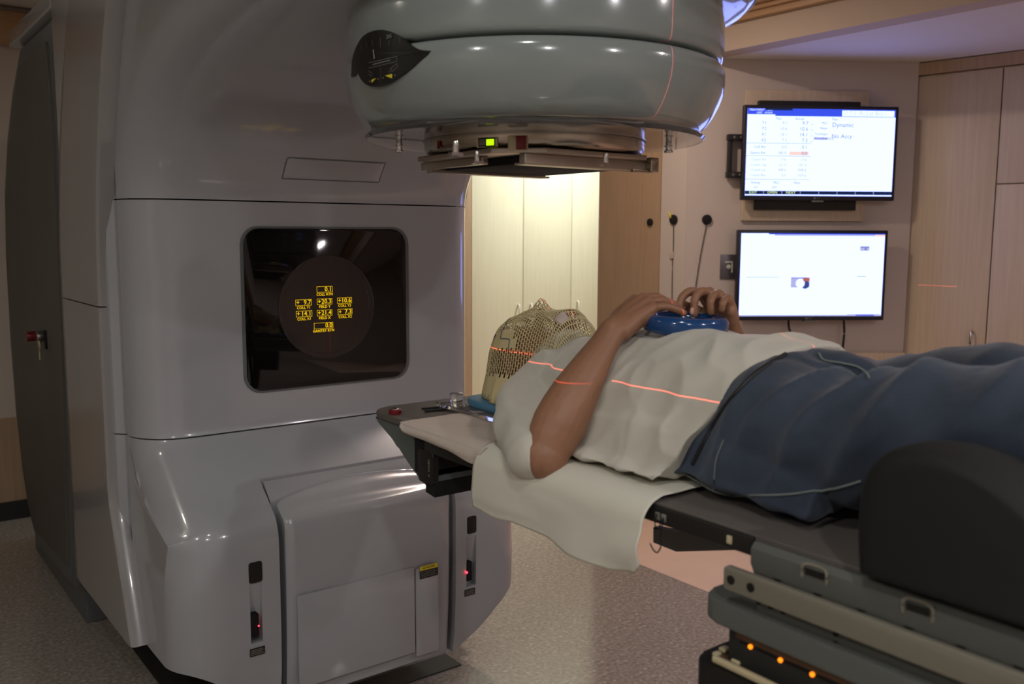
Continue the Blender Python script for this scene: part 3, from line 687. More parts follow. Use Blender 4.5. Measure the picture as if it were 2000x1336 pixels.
bm = NB(); prism(bm, [(-.63,a,b) for a,b in [(2.62,2.30),(2.60,2.36),(1.80,2.36),(1.80,2.30)]], (1.26,0,0), 0, .01, 3); obj('stand_cap', bm, shell, stand, 40)
# key lock on the stand door
lk = P(84,657,'x',-.61); bm = NB(); bx(bm, -.613,-.609,lk.y-.075,lk.y-.035,lk.z-.045,lk.z+.03,0,.002); obj('lock_recess', bm, matte_black, sd)
bm = NB(); cyl(bm, lk, -X, .022, .025, 20, 0, .003); kb = obj('key_lock', bm, steel, sd)
bm = NB(); cyl(bm, lk-X*.02+Y*.03+Z*.0, -X, .020, .035, 20, 0, .004); obj('red_cap', bm, red_plastic, kb)
bm = NB(); kk = P(77,675,'x',-.645); cyl(bm, kk, -X, .020, .003, 20); prism(bm, [kk+Y*.007, kk-Y*.007, kk-Y*.004-Z*.055, kk+Y*.004-Z*.055], (-.003,0,0)); obj('key', bm, cream_plastic, kb)
# ------------------------------------------------------------------ treatment head
def seam_z(): return 1.919
bm = NB(); lathe(bm, [(0,2.06),(.40,2.06),(.409,2.03),(.412,2.00),(.412,1.950),(.4105,1.934),(.4075,1.927),(.402,1.9235),(.385,1.922),(0,1.922)], n=160); hu = obj('head_upper_ring', bm, head_shell, GM, 50)
bm = NB(); lathe(bm, [(0,1.921),(.380,1.921),(.380,1.917),(.403,1.9165),(.4085,1.9145),(.4125,1.909),(.4148,1.898),(.4155,1.88),(.411,1.855),(.403,1.835),(.391,1.812),(.378,1.794),(.364,1.784),(.350,1.780),(.345,1.781),(0,1.781)], n=160); hl = obj('head_lower_ring', bm, head_shell, GM, 50)
# black reading window wrapped on the left of the drum
def CYL(u, v, r):
    d = ray(u,v); a = d.x*d.x+d.y*d.y; b = 2*(CAM.x*d.x+CAM.y*d.y); c_ = CAM.x**2+CAM.y**2-r*r; disc = b*b-4*a*c_
    if disc < 0: disc = 0
    p = CAM+d*((-b-math.sqrt(disc))/(2*a)); return math.atan2(p.y,p.x)%(2*math.pi), p.z
def cpatch(name, outline, r, th, m, parent, sub=3, mat_list=None):
    """closed pixel outline wrapped onto the drum of radius r, filled as a fan of fine strips"""
    pts = [CYL(u,v,r) for u,v in outline]
    cth = sum(p[0] for p in pts)/len(pts); cz = sum(p[1] for p in pts)/len(pts); bm = NB(); K = 6; rings = []
    for k in range(K+1):
        f = k/K; rings.append([bm.verts.new((r_*math.cos(t_), r_*math.sin(t_), z_)) for t_, z_, r_ in ((lerp(cth,p[0],f), lerp(cz,p[1],f), r+th) for p in pts)])
    rings.append([bm.verts.new(((r-.02)*math.cos(p[0]), (r-.02)*math.sin(p[0]), p[1])) for p in pts])
    n = len(pts)
    for a, b in zip(rings, rings[1:]):
        for i in range(n): bm.faces.new((a[i], a[(i+1)%n], b[(i+1)%n], b[i]))
    bmesh.ops.remove_doubles(bm, verts=bm.verts[:], dist=1e-6)
    return obj(name, bm, m, parent, 40)
def spx(pts, n=5): return [(p.x,p.y) for p in smoothpath([Vector((a,b,0)) for a,b in pts], n)]
RD2 = .4165
up = [(687,150),(688,120),(695,95),(708,73),(728,61),(752,59),(775,68),(800,86),(820,97),(842,100),(820,103),(790,108),(760,114),(733,121),(712,130),(700,140),(693,150)]
sw_ = cpatch('scale_window', spx(up+[up[0]])[:-1], RD2, .0010, scale_black, hu)
lo = [(700,141),(715,130),(740,120),(770,113),(805,107),(838,102),(822,118),(800,136),(775,153),(752,164),(732,169),(716,165),(705,153)]
lo_ = cpatch('index_plate', spx(lo+[lo[0]])[:-1], RD2, .0018, scale_black, hl)
bm = NB()
def cstrip(u0,v0,u1,v1,w,mi,r=RD2+.0026):
    n = 6
    for k in range(n):
        a = CYL(lerp(u0,u1,k/n), lerp(v0,v1,k/n), r); b = CYL(lerp(u0,u1,(k+1)/n), lerp(v0,v1,(k+1)/n), r)
        def q(t, rr=r): return Vector((rr*math.cos(t[0]), rr*math.sin(t[0]), t[1]))
        A, B = q(a), q(b); nn = A.normalized(); s = (B-A).cross(Vector((nn.x,nn.y,0))).normalized()*w/2
        f = bm.faces.new([bm.verts.new(x) for x in (A-s,B-s,B+s,A+s)]); f.material_index = mi
cstrip(729,97,731,115,.0022,1); 
for u,v0,v1 in ((743,73,93),(760,78,88),(781,73,84),(706,88,100),(716,82,93),(727,79,88)): cstrip(u,v0,u,v1,.0011,0)
cstrip(720,123,775,110,.0009,0); cstrip(720,133,775,120,.0009,0); cstrip(775,110,775,120,.0009,0); cstrip(728,126,762,117.5,.0022,0)
cstrip(743,130,743,165,.0006,0)
for a,b in (((720,138),(727,144)),((727,144),(726,149)),((720,144),(725,150)),((763,134),(775,124)),((775,124),(777,130)),((777,130),(766,140)),((766,140),(763,134)),((762,138),(759,143))): cstrip(*a,*b,.0009,0)
for (u,v) in ((738,154),(748,152),(722,159),(771,147)): cstrip(u-1.5,v,u+1.5,v,.002,0)
def ctri(px, mi, r=RD2+.003):
    q = [CYL(u,v,r) for u,v in px]; f = bm.faces.new([bm.verts.new((r*math.cos(t), r*math.sin(t), z)) for t,z in q]); f.material_index = mi
ctri([(725,156),(735,152),(726,162)],2); ctri([(752,148),(766,144),(766,153)],2)
t0 = CYL(760,71.5,RD2+.003); pp = Vector((RD2*math.cos(t0[0])*1.008, RD2*math.sin(t0[0])*1.008, t0[1])); tn = Vector((math.cos(t0[0]), math.sin(t0[0]),0))
text_bm([('285', pp, Vector((-tn.y,tn.x,0)), Z, .011, 'CENTER', 0)], bm)

for k_, (nm_, m_) in enumerate((('scale_marks', mark_grey),('pointer_line', mark_white),('yellow_arrows', mark_yellow))):
    b2 = bm.copy(); bmesh.ops.delete(b2, geom=[f for f in b2.faces if f.material_index != k_], context='FACES')
    for f in b2.faces: f.material_index = 0
    if k_ == 2:
        for h_ in (0,1):
            b3 = b2.copy(); b3.faces.ensure_lookup_table(); bmesh.ops.delete(b3, geom=[b3.faces[1-h_]], context='FACES'); obj('yellow_arrow', b3, m_, lo_, 0)
        b2.free(); continue
    obj(nm_, b2, m_, lo_, 0)
# underside: clear ring, collimator drum, plates, tray
bm = NB(); lathe(bm, [(.25,1.776),(.372,1.776),(.377,1.771),(.372,1.765),(.25,1.765),(.25,1.776)], n=96); obj('clear_ring', bm, acrylic, hl, 40)
bm = NB(); lathe(bm, [(0,1.779),(.242,1.779),(.246,1.772),(.246,1.746),(.241,1.738),(.23,1.735),(0,1.735)], n=96); col = obj('collimator_drum', bm, metal, GM, 40)
th = math.radians(0)
def HP(u, v, z): return P(u, v, 'z', z)
bm = NB(); pz = 1.722
prism(bm, [(-.22,-.14,pz),(-.14,-.215,pz),(.14,-.215,pz),(.225,-.13,pz),(.225,.14,pz),(.14,.21,pz),(-.14,.21,pz),(-.22,.14,pz)], (0,0,.010), 0, .002); obj('mount_plate', bm, metal_plate, col)
bm = NB(); bx(bm, -.17,.17,-.185,-.165,1.700,1.722,0,.002); bx(bm, -.17,.17,.165,.185,1.700,1.722,0,.002); bx(bm,-.185,-.17,-.06,.185,1.706,1.722,0,.002); bx(bm, -.17,.17,-.165,-.150,1.700,1.704); bx(bm, -.17,.17,.150,.165,1.700,1.704); obj('accessory_rail', bm, metal_plate, col)
bm = NB(); bx(bm, -.14,.15,-.172,.150,1.705,1.721,0,.002); obj('wedge_tray', bm, matte_black, col)
bm = NB(); bx(bm, .17,.195,-.20,-.165,1.698,1.730,0,.003); bx(bm, .12,.175,-.195,-.186,1.697,1.703,0,.001); obj('latch', bm, metal, col)
def onr(u, v, r, dr=0):
    a, z = CYL(u, v, r); n_ = Vector((math.cos(a), math.sin(a), 0)); return n_*(r+dr)+Z*z, n_, Vector((-n_.y, n_.x, 0))
p,n_,t_ = onr(951,278,.247); bm = NB(); obox(bm, p, t_, n_, Z, -.024,.024,-.004,.001,-.010,.010,0,.002); pn = obj('button_panel', bm, cream_plastic, col)
for (u,ml,nm) in ((944,mark_grey,'push_button'),(958,green_led,'lit_button')):
    p,n_,t_ = onr(u,278,.247); bm = NB(); obox(bm, p, t_, n_, Z, -.0085,.0085,0,.003,-.0062,.0062,0,.001); pb = obj(nm, bm, ml, pn)
    bm = NB()
    for (a,b,c_,d) in ((-.0105,.0105,.0062,.0085),(-.0105,.0105,-.0085,-.0062),(-.0105,-.0085,-.0062,.0062),(.0085,.0105,-.0062,.0062)): obox(bm, p, t_, n_, Z, a,b,0,.002,c_,d)
    obj('button_frame', bm, matte_black, pn)
p,n_,t_ = onr(1012,279,.247); bm = NB(); obox(bm, p, t_, n_, Z, -.020,.020,-.004,.008,-.016,.014,0,.003); hb = obj('latch_housing', bm, cream_plastic, col)
bm = NB(); obox(bm, p, t_, n_, Z, -.002,.018,.006,.016,-.014,.012,0,.002); obj('red_latch', bm, red_plastic, hb)
p,n_,t_ = onr(858,283,.247); bm = NB(); obox(bm, p, t_, n_, Z, -.004,.004,0,.003,-.008,.008); obj('red_mark', bm, red_plastic, col)
for (u,v) in ((780,283),(1306,284)):
    q = HP(u,v,1.756); bm = NB(); cyl(bm, q-Z*.012, Z, .007, .022, 14, 0, .001); cyl(bm, q-Z*.016, Z, .010, .005, 14, 0, .001); cyl(bm, q-Z*.004, Z, .010, .003, 14, 0, .001); obj('mount_screw', bm, chrome, hl)
for (u,v) in ((890,298),(932,315),(1183,318)):
    q = HP(u,v,1.706); bm = NB(); cyl(bm, q-Z*.006, Z, .006, .026, 14, 0, .001); obox(bm, q-Z*.003, X, Y, Z, -.012,.012,-.006,.006,-.003,.003); obj('thumb_screw', bm, chrome, col)
# ------------------------------------------------------------------ treatment couch
CT = thing('treatment_couch', 'long treatment couch with grey table top and layered grey side rails', 'treatment table', (0,-1.4,0))
CX0, CX1, CZ = -.292, .292, 1.150
# rounded head end
out = []
for k in range(9): a = math.radians(90+90*k/8); out.append((CX0+.06+.06*math.cos(a), .20+.06*math.sin(a)))
for k in range(9): a = math.radians(180+0*k); 
tip = [(CX0,-2.6)]+[(CX0,.18)]+out[::-1]+[(CX1-.06,.26)]+[(CX1-.06+.06*math.cos(math.radians(90-90*k/8)), .20+.06*math.sin(math.radians(90-90*k/8))) for k in range(1,9)]+[(CX1,-2.6)]
seen = []; 
for p_ in tip:
    if all(abs(p_[0]-s_[0])+abs(p_[1]-s_[1]) > 1e-4 for s_ in seen): seen.append(p_)
bm = NB(); prism(bm, [(a,b,CZ-.014) for a,b in seen], (0,0,.014), 0, .004); obj('table_top', bm, couch_top_m, CT, 40)
# tapered end body under the tip
bm = NB()
for sx in (1,): pass
sec = [(.235,CZ-.016),(.215,CZ-.030),(.15,CZ-.046),(.125,CZ-.062),(.118,CZ-.075),(.07,CZ-.10),(.02,CZ-.125),(-.02,CZ-.14),(-.035,CZ-.14),(-.035,CZ-.10),(.045,CZ-.10),(.05,CZ-.016)]
prism(bm, [(CX0+.004,a,b) for a,b in sec], (CX1-CX0-.008,0,0), 0, .006); obj('end_cap', bm, couch_tip, CT, 40)
# cross beam, steel strip, label plate
bm = NB(); prism(bm, [(CX0,.045,CZ-.016),(CX0,.045,CZ-.105),(CX0,-.03,CZ-.105),(CX0,-.03,CZ-.016)], (.50,0,0)); obj('dark_core', bm, matte_black, CT)
a = P(833,905,'x',CX0); 
bm = NB(); bx(bm, CX0,-.05,-.20,-.012,CZ-.125,CZ-.098,0,.002); 
bm.free(); bm = NB(); prism(bm, [(CX0,.0,CZ-.142),(CX0+.018,-.035,CZ-.146),(-.10,-.035,CZ-.146),(-.09,.0,CZ-.11),(-.09,-.035,CZ-.108),(CX0,-.035,CZ-.108)][0:1]+[(CX0,-.036,CZ-.146),(-.125,-.036,CZ-.146),(-.095,-.006,CZ-.142)], (0,0,.034), 0, .001); obj('cross_beam', bm, matte_black, CT)
bm = NB(); bx(bm, CX0+.004,-.11,-.030,-.024,CZ-.108,CZ-.088); obj('steel_strip', bm, steel, CT)
q0 = P(805,846,'x',CX0-.004); q1 = P(830,905,'x',CX0-.004)
bm = NB(); prism(bm, [(CX0-.006,yy,zz) for yy,zz in rrect(.062,.072,.010,5,-.008,CZ-.083)], (.014,0,0), 0, .002); lp = obj('index_plate', bm, satin_black, CT, 40)
bm = text_bm([('A  INDEX', Vector((CX0-.0068,-.024,CZ-.083)), Z, -Y*-1, .009, 'CENTER', 0)]); obj('plate_print', bm, mark_grey, lp, 0)
# couch side: black rails with locks
bm = NB(); bx(bm, CX0-.006,CX0+.010,-.865,-.035,CZ-.030,CZ-.003,0,.002); sr = obj('side_rail', bm, satin_black, CT)
bm = NB(); bx(bm, CX0-.006,CX0+.010,-.2,-.005,CZ-.05,CZ-.003,0,.002); obj('side_rail', bm, satin_black, CT)
for (u,v,m_) in ((1285,1008,mark_grey),(1297,1012,mark_grey),(1425,1054,cream_plastic),(842,848,mark_white),(848,851,mark_white)):
    q = P(u,v,'x',CX0-.006); bm = NB(); bx(bm, CX0-.008,CX0-.005,q.y-.0045,q.y+.0045,q.z-.006,q.z+.006,0,.001); obj('rail_mark', bm, m_, CT)
# red locking knob at the corner and slot bars on the tip
q = P(772,805,'z',CZ+.004); bm = NB(); cyl(bm, q-Z*.006, Z, .015, .013, 18, 0, .002); kn = obj('red_knob', bm, red_plastic, CT)
bm = NB(); cyl(bm, q+Z*.006, Z, .009, .003, 18, 0, .001); obj('knob_ring', bm, chrome, kn)
for k in range(2):
    a = P(824+6*k,800+5*k,'z',CZ+.001); b = P(880+2*k,795+5*k,'z',CZ+.001); d = (b-a); d.z = 0; L = d.length; d.normalize(); s_ = Vector((-d.y,d.x,0))
    bm = NB(); obox(bm, a, d, s_, Z, 0, L, -.003,.003,0,.004,0,.001); obj('slot_bar', bm, matte_black, CT)
# lower body layers
Y0 = -.872
bm = NB(); prism(bm, [(CX0-.012,Y0,CZ-.004),(CX0-.020,Y0,CZ-.012),(CX0-.020,Y0,CZ-.034),(CX0-.002,Y0,CZ-.062),(CX0-.002,Y0,CZ-.112),(CX0+.02,Y0,CZ-.118),(CX1-.02,Y0,CZ-.118),(CX1,Y0,CZ-.034),(CX1+.01,Y0,CZ-.004),(CX1-.02,Y0,CZ-.016),(CX0+.02,Y0,CZ-.016)], (0,-1.75,0), 0, .002); cbody = obj('couch_frame', bm, couch_grey, CT, 40)
bm = NB(); prism(bm, [(CX0-.024,yy,zz) for yy,zz in rrect(1.7,.034,.006,4,Y0+.042-.85,CZ-.066)], (.012,0,0), 0, .002); rb = obj('accessory_bar', bm, couch_light, CT, 40)
for yy in (Y0+.028, Y0-.006):
    bm = NB(); cyl(bm, (CX0-.0235,yy,CZ-.066), -X, .0065, .0015, 20); obj('bar_hole', bm, scale_black, rb)
for (dy,dz) in ((.016,-.092),(-.024,-.092),(-.045,-.092),(-.125,-.094),(-.125,-.108)):
    bm = NB(); cyl(bm, (CX0-.0015,Y0+dy if dy < 0 else Y0-.004,CZ+dz), -X, .004, .0025, 14); obj('bolt', bm, matte_black, cbody)
for yy in (-.974,-1.112):       # D shaped catches on the grey flange
    bm = NB(); tube(bm, smoothpath([(CX0-.021,yy+.018,CZ-.026),(CX0-.0215,yy+.018,CZ-.012),(CX0-.019,yy+.010,CZ-.008),(CX0-.019,yy-.010,CZ-.008),(CX0-.0215,yy-.018,CZ-.012),(CX0-.021,yy-.018,CZ-.026)],4), .0022, 8); obj('flange_catch', bm, couch_light, cbody)
    bm = NB(); bx(bm, CX0-.0215,CX0-.0195,yy-.014,yy+.014,CZ-.022,CZ-.013); obj('catch_slot', bm, scale_black, cbody)
for k in range(6):
    yy = -.905-.062*k; bm = NB(); prism(bm, [(CX0-.0125,yy,CZ-.046),(CX0-.0125,yy-.014,CZ-.046),(CX0-.0125,yy-.007,CZ-.053)], (.004,0,0)); obj('slot_notch', bm, scale_black, cbody)
def platform(y0, x0, z0, z1, r, m, name, bev=.004):
    bm = NB(); w = .60+2*(CX0-x0); L = 1.75
    pts = rrect(L, -2*x0, r, 8, y0-L/2, 0); prism(bm, [(b,a,z0) for a,b in pts], (0,0,z1-z0), 0, bev); return obj(name, bm, m, CT, 40)
platform(-.782, -.312, 1.010, 1.044, .035, couch_grey, 'upper_platform')
pd = platform(-.822, -.296, .945, 1.009, .012, dark_base, 'pedestal_neck', .001)
for k in range(7):
    yy = -.868-.050*k; bm = NB(); cyl(bm, (-.2965,yy,.990), -X, .0034, .004, 14, 0, .001); obj('amber_lamp', bm, amber_led, pd)
bm = NB(); bx(bm, -.2985,-.2965,-1.3,-.842,.994,1.008,0,.0005); bx(bm, -.2980,-.2966,-1.3,-.848,.9885,.9905,1); obj('lamp_strip', bm, None, pd, 0, [brown_panel, matte_black])
lpf = platform(-.782, -.325, .60, .950, .03, satin_black, 'lower_platform')
bm = NB(); prism(bm, [(b,a,.951) for a,b in rrect(1.6,.60,.02,6,-.80-.8,0)], (0,0,.003)); tp = obj('pedestal_top_panel', bm, brown_panel, lpf)
for (y0,y1,xa,xb) in ((-.805,-.815,-.305,-.293),(-.800,-.812,-.285,-.270),(-.835,-.850,-.300,-.290)):
    bm = NB(); bx(bm, xa,xb,min(y0,y1),max(y0,y1),.954,.960,0,.002); obj('key_pad', bm, cream_plastic, tp)
bm = NB(); bx(bm, -.318,-.308,-1.3,-.815,.952,.962,0,.003); obj('edge_strip', bm, cream_plastic, lpf)
bm = NB(); bx(bm, -.24,.24,-2.3,-1.0,0,.60,0,.01); obj('pedestal', bm, dark_base, CT)
# black bracket hanging below the couch and its loop of wire
q = [(1275,1030),(1320,1041),(1384,1039),(1470,1052),(1466,1074),(1320,1078),(1275,1060)]
XB = -.05
bm = NB(); prism(bm, [P(u,v,'x',XB) for u,v in q], (.02,0,0), 0, .002); hb = obj('under_bracket', bm, stand_dark, CT)
bm = NB(); tube(bm, smoothpath([P(u,v,'x',CX0-.012) for u,v in ((1283,1004),(1279,1025),(1287,1029),(1296,1012),(1290,1045),(1291,1066),(1284,1079),(1276,1074),(1270,1062))],5), .0011, 6); tag(obj('wire_loop', bm, cable_m), 'thin dark wire loop hanging from the couch rail beside the sheet', 'wire')
# ------------------------------------------------------------------ paper strip and hanging sheet on the couch
def sheet(name, y0, y1, hang, m, label, cat, z, bulge, x_far=.2, ny=70, seed=0, lift=None, left_round=False):
    bm = NB(); cols = []
    for j in range(ny+1):
        y = lerp(y0, y1, j/ny); h = interp(hang, -y)
        col_ = []
        xe = CX0-.012-bulge
        for i in range(15):
            x = lerp(x_far, xe+.045 if bulge > .005 else xe, i/14); col_.append(Vector((x, y, z+.0025*noise.noise(Vector((x*14,y*14,seed)))+.001)))
        if h > .004:
            r0 = .045 if bulge > .005 else .004
            for k in range(1,9):
                a = math.pi/2*k/8; rr0 = min(r0, h*.6)
                col_.append(Vector((xe+(.045 if bulge > .005 else 0)-r0*math.sin(a), y, z-rr0*(1-math.cos(a)))))
            xs, zs = col_[-1].x, col_[-1].z
            for k in range(1,19):
                t_ = k/18; wob = .016*noise.noise(Vector((y*8,t_*1.3,seed+3)))*t_*(1 if bulge > .005 else .3)
                col_.append(Vector((xs-wob-.004*math.sin(t_*3)-.002*t_, y+.012*t_*noise.noise(Vector((y*6,2,seed))), lerp(zs, z-h, t_))))
        else:
            for k in range(1,27): col_.append(Vector((xe-.0002*k,y,z-h*k/27)))
        cols.append([bm.verts.new(p_) for p_ in col_])
    for a, b in zip(cols, cols[1:]):
        for k in range(len(a)-1): bm.faces.new((a[k], a[k+1], b[k+1], b[k]))
    o = obj(name, bm, m, None, 80); modded(o, [('SOLIDIFY', dict(thickness=.0012, offset=1))]); shade(o); tag(o, label, cat); return o
sheet('paper_strip', .075, -.240, [(-.075,.0),(-.05,.018),(.0,.020),(.10,.024),(.21,.034),(.24,.012),(.29,.010)], paper2_m, 'pale paper strip lying along the couch under the head board', 'paper sheet', CZ+.001, .002, .12, 60, 1)
sheet('hanging_sheet', -.225, -.678, [(.225,.118),(.30,.122),(.36,.116),(.45,.118),(.52,.130),(.60,.128),(.665,.116),(.678,.10)], paper_m, 'off-white sheet under the person, draping over the near couch edge', 'sheet', CZ+.007, .020, .2, 80, 5)
# ------------------------------------------------------------------ head board with mask
BZ = CZ+.004
hb = thing('head_board', 'clear acrylic head board with a blue pad clipped under the mesh mask', 'head rest', (0,0,BZ))
bm = NB(); bx(bm, -.155,.155,-.115,.155,BZ,BZ+.010,0,.002); obj('acrylic_plate', bm, acrylic, hb)
bm = NB(); prism(bm, [(a,b,BZ+.0105) for a,b in rrect(.24,.26,.05,8,0,-.005)], (0,0,.016), 0, .005); obj('blue_frame', bm, blue_pad, hb)
bm = NB(); cyl(bm, (-.115,.145,BZ+.010), Z, .016, .022, 28, 0, .003); obj('clear_knob', bm, acrylic, hb)
bm = NB(); bx(bm, -.158,-.10,.148,.170,BZ,BZ+.012,0,.002); obj('clip', bm, acrylic, hb)
# ---- mask: perforated shell over the face
MT = [(-.175,1.345),(-.15,1.380),(-.125,1.399),(-.10,1.396),(-.08,1.392),(-.06,1.393),(-.045,1.392),(-.02,1.388),(.0,1.384),(.02,1.381),(.04,1.374),(.069,1.360),(.085,1.340),(.100,1.320),(.112,1.298),(.121,1.270),(.128,1.240),(.133,1.21),(.138,1.185)]
MWD = [(-.175,.085),(-.15,.084),(-.12,.080),(-.08,.082),(-.03,.087),(.02,.088),(.05,.084),(.075,.076),(.10,.062),(.115,.046),(.128,.028),(.138,.012)]
def mask_pt(s, t, off=0.0):
    """s 0..1 along Y from chin to crown, t 0..1 near flange to far flange"""
    y = lerp(-.175,.138,s); zt_ = interp(MT,y); w = interp(MWD,y)
    base_z_ = BZ+.028; H = zt_-base_z_; a = math.pi*t
    ca, sa = math.cos(a), math.sin(a)
    e = .62 if True else 1
    x = -w*(abs(ca)**.75)*(1 if ca > 0 else -1); zz = base_z_+H*(abs(sa)**.70)
    fl = max(0,1-abs(sa)/.35); x += (-1 if ca > 0 else 1)*(.026 if y < .02 else .012)*fl*fl
    y2 = y
    # nose and cheeks
    nose = math.exp(-((y+.030)/.017)**2)*math.exp(-(x/.015)**2)*.024+math.exp(-((y+.005)/.035)**2)*math.exp(-(x/.012)**2)*.008
    zz += nose-.006*math.exp(-((y-.005)/.02)**2)*math.exp(-((abs(x)-.035)/.018)**2)
    return Vector((x, y2, zz))
bm = NB(); NS, NT = 38, 72; G = {}
for i in range(NS+1):
    for j in range(NT+1):
        s = i/NS; t = (j+(0 if i%1 else 0))/NT; G[i,j] = bm.verts.new(mask_pt(s,t))
holes = []
for i in range(NS):
    for j in range(0,NT):
        f = bm.faces.new((G[i,j],G[i,j+1],G[i+1,j+1],G[i+1,j])); s = (i+.5)/NS; t = (j+.5)/NT
# brick pattern: build from cells two wide, alternating rows
bm.free(); bm = NB(); cellf = []
def gp(i, j):
    k = (round(i*2), round(j*2))
    if k not in G2: G2[k] = bm.verts.new(mask_pt(i/NS, min(1,max(0,j/NT))))
    return G2[k]
G2 = {}
for i in range(NS):
    off = (i%2)*.75 
    j = -off
    while j < NT:
        j0, j1 = max(0,j), min(NT,j+1.5)
        if j1-j0 > .3:
            vs = []
            for (a,b) in ((i,j0),(i,(j0+j1)/2),(i,j1),(i+1,j1),(i+1,(j0+j1)/2),(i+1,j0)): vs.append(bm.verts.new(mask_pt(a/NS,b/NT)))
            f = bm.faces.new(vs); s = (i+.5)/NS; t = (j0+j1)/2/NT; y = lerp(-.175,.138,s)
            solid = t < .055 or t > .945 or s > .985 or (y > .058 and y < .076 and t > .12 and t < .62) or (y > -.02 and y < .06 and .21 < t < .27) or (y > -.035 and y < .09 and .165 < t < .21)
            if not solid: cellf.append(f)
        j += 1.5
bmesh.ops.remove_doubles(bm, verts=bm.verts[:], dist=.00012)
cellf = [f for f in cellf if f.is_valid]
r = bmesh.ops.inset_individual(bm, faces=cellf, thickness=.00085, use_even_offset=True)
bmesh.ops.delete(bm, geom=cellf, context='FACES')
mk = obj('mesh_mask', bm, mask_m, None, 80)
modded(mk, [('SOLIDIFY', dict(thickness=.0016, offset=0))]); shade(mk)
tag(mk, 'tan perforated thermoplastic mask moulded over the head of the lying person', 'mask')
def mask_strip(pts, w, m, name, off=.0016):
    """thin ribbon laid on the mask through (s,t) points"""
    bm = NB(); pv = None; P3 = smoothpath([Vector((a,b,0)) for a,b in pts],6)
    q = [mask_pt(p_.x,p_.y) for p_ in P3]; nrm = [ (mask_pt(p_.x+.01,p_.y)-mask_pt(p_.x-.01,p_.y)).cross(mask_pt(p_.x,p_.y+.01)-mask_pt(p_.x,p_.y-.01)).normalized() for p_ in P3]
    L = None
    for i, p_ in enumerate(q):
        nn = nrm[i]; nn = nn if nn.dot(p_-Vector((0,-.01,1.25))) > 0 else -nn
        d = (q[min(i+1,len(q)-1)]-q[max(i-1,0)]).normalized(); sd_ = nn.cross(d)*w/2
        v = [bm.verts.new(p_+nn*off-sd_), bm.verts.new(p_+nn*off+sd_)]
        if L: bm.faces.new((L[0],L[1],v[1],v[0]))
        L = v
    o = obj(name, bm, m, mk, 80); modded(o, [('SOLIDIFY', dict(thickness=.0005, offset=0))]); return o
mask_strip([(.68,.40),(.66,.34),(.64,.30),(.655,.27),(.645,.235),(.635,.215),(.60,.213),(.53,.208),(.52,.18),(.51,.15)], .0018, pen_blue, 'pen_line')
mask_strip([(.11,.46),(.11,.36)], .026, tape_m, 'tape_patch', .0022)
mask_strip([(.78,.255),(.74,.255)], .0022, pen_blue, 'pen_cross'); mask_strip([(.76,.275),(.76,.235)], .0022, pen_blue, 'pen_cross')
# ------------------------------------------------------------------ the person
PR = thing('person', 'person in white shirt and jeans lying on the couch, hands on a blue ring', 'person', (0,-.5,CZ))
def A(u,v,x): return P(u,v,'x',x)
# arms (centre lines follow the photographed pose)
sh = Vector((-.160,-.190,1.222)); el = Vector((-.297,-.408,1.170)); wr = Vector((-.135,-.408,1.385))
shl = Vector((.165,-.145,1.262)); ell = Vector((.275,-.38,1.195)); wrl = Vector((.130,-.452,1.385))
bm = NB()
# skull, neck, hidden torso core
tube(bm, [(0,.085,1.265),(0,.03,1.275),(0,-.03,1.278),(0,-.09,1.285)], [.052,.066,.067,.055], 20, asp=1.12)
tube(bm, [(0,-.06,1.27),(0,-.14,1.26),(0,-.2,1.26)], [.055,.058,.07], 16)
tube(bm, [(0,-.02,1.35),(0,-.03,1.388)], [.012,.009], 10)                    # nose
tube(bm, [(0,-.11,1.36),(0,-.125,1.365)], [.022,.018], 12)                   # chin
for sx in (-1,1): tube(bm, [(sx*.066,.01,1.27),(sx*.069,.0,1.245)], [.010,.008], 10)   # ears
tube(bm, [(0,-.2,1.25),(0,-.4,1.25),(0,-.7,1.25),(0,-.76,1.25)], [.085,.085,.085,.08], 20, asp=.9)
tube(bm, [(-.14,-.20,1.225),(0,-.20,1.25),(.14,-.20,1.225)], [.040,.055,.040], 16)
def limb(a, b, c, mir):
    up_ = [lerp(a,b,k/5) for k in range(6)]; tube(bm, up_, [.036,.042,.045,.045,.044,.044], 18)
    d = c-b
    rr_ = [.040,.046,.050,.049,.046,.041,.036,.031,.029]
    tube(bm, [b+d*(k/8)+Vector((-mir*.010*math.sin(math.pi*k/8),0,.0)) for k in range(9)], rr_, 20, asp=[1.0,1.0,.98,.95,.92,.88,.84,.8,.78])
    tube(bm, [b+Vector((-mir*.004,-.004,-.012)), b+Vector((-mir*.0,.0,.004))], [.031,.033], 16)
limb(sh, el, wr, 1); limb(shl, ell, wrl, -1)
def finger(pts, r0, r1):
    q = smoothpath(pts, 4); n_ = len(q); tube(bm, q, [lerp(r0,r1,k/(n_-1))*(1.05 if k in (n_//3, 2*n_//3) else 1) for k in range(n_)], 12)
RZ = 1.414     # top of the ring
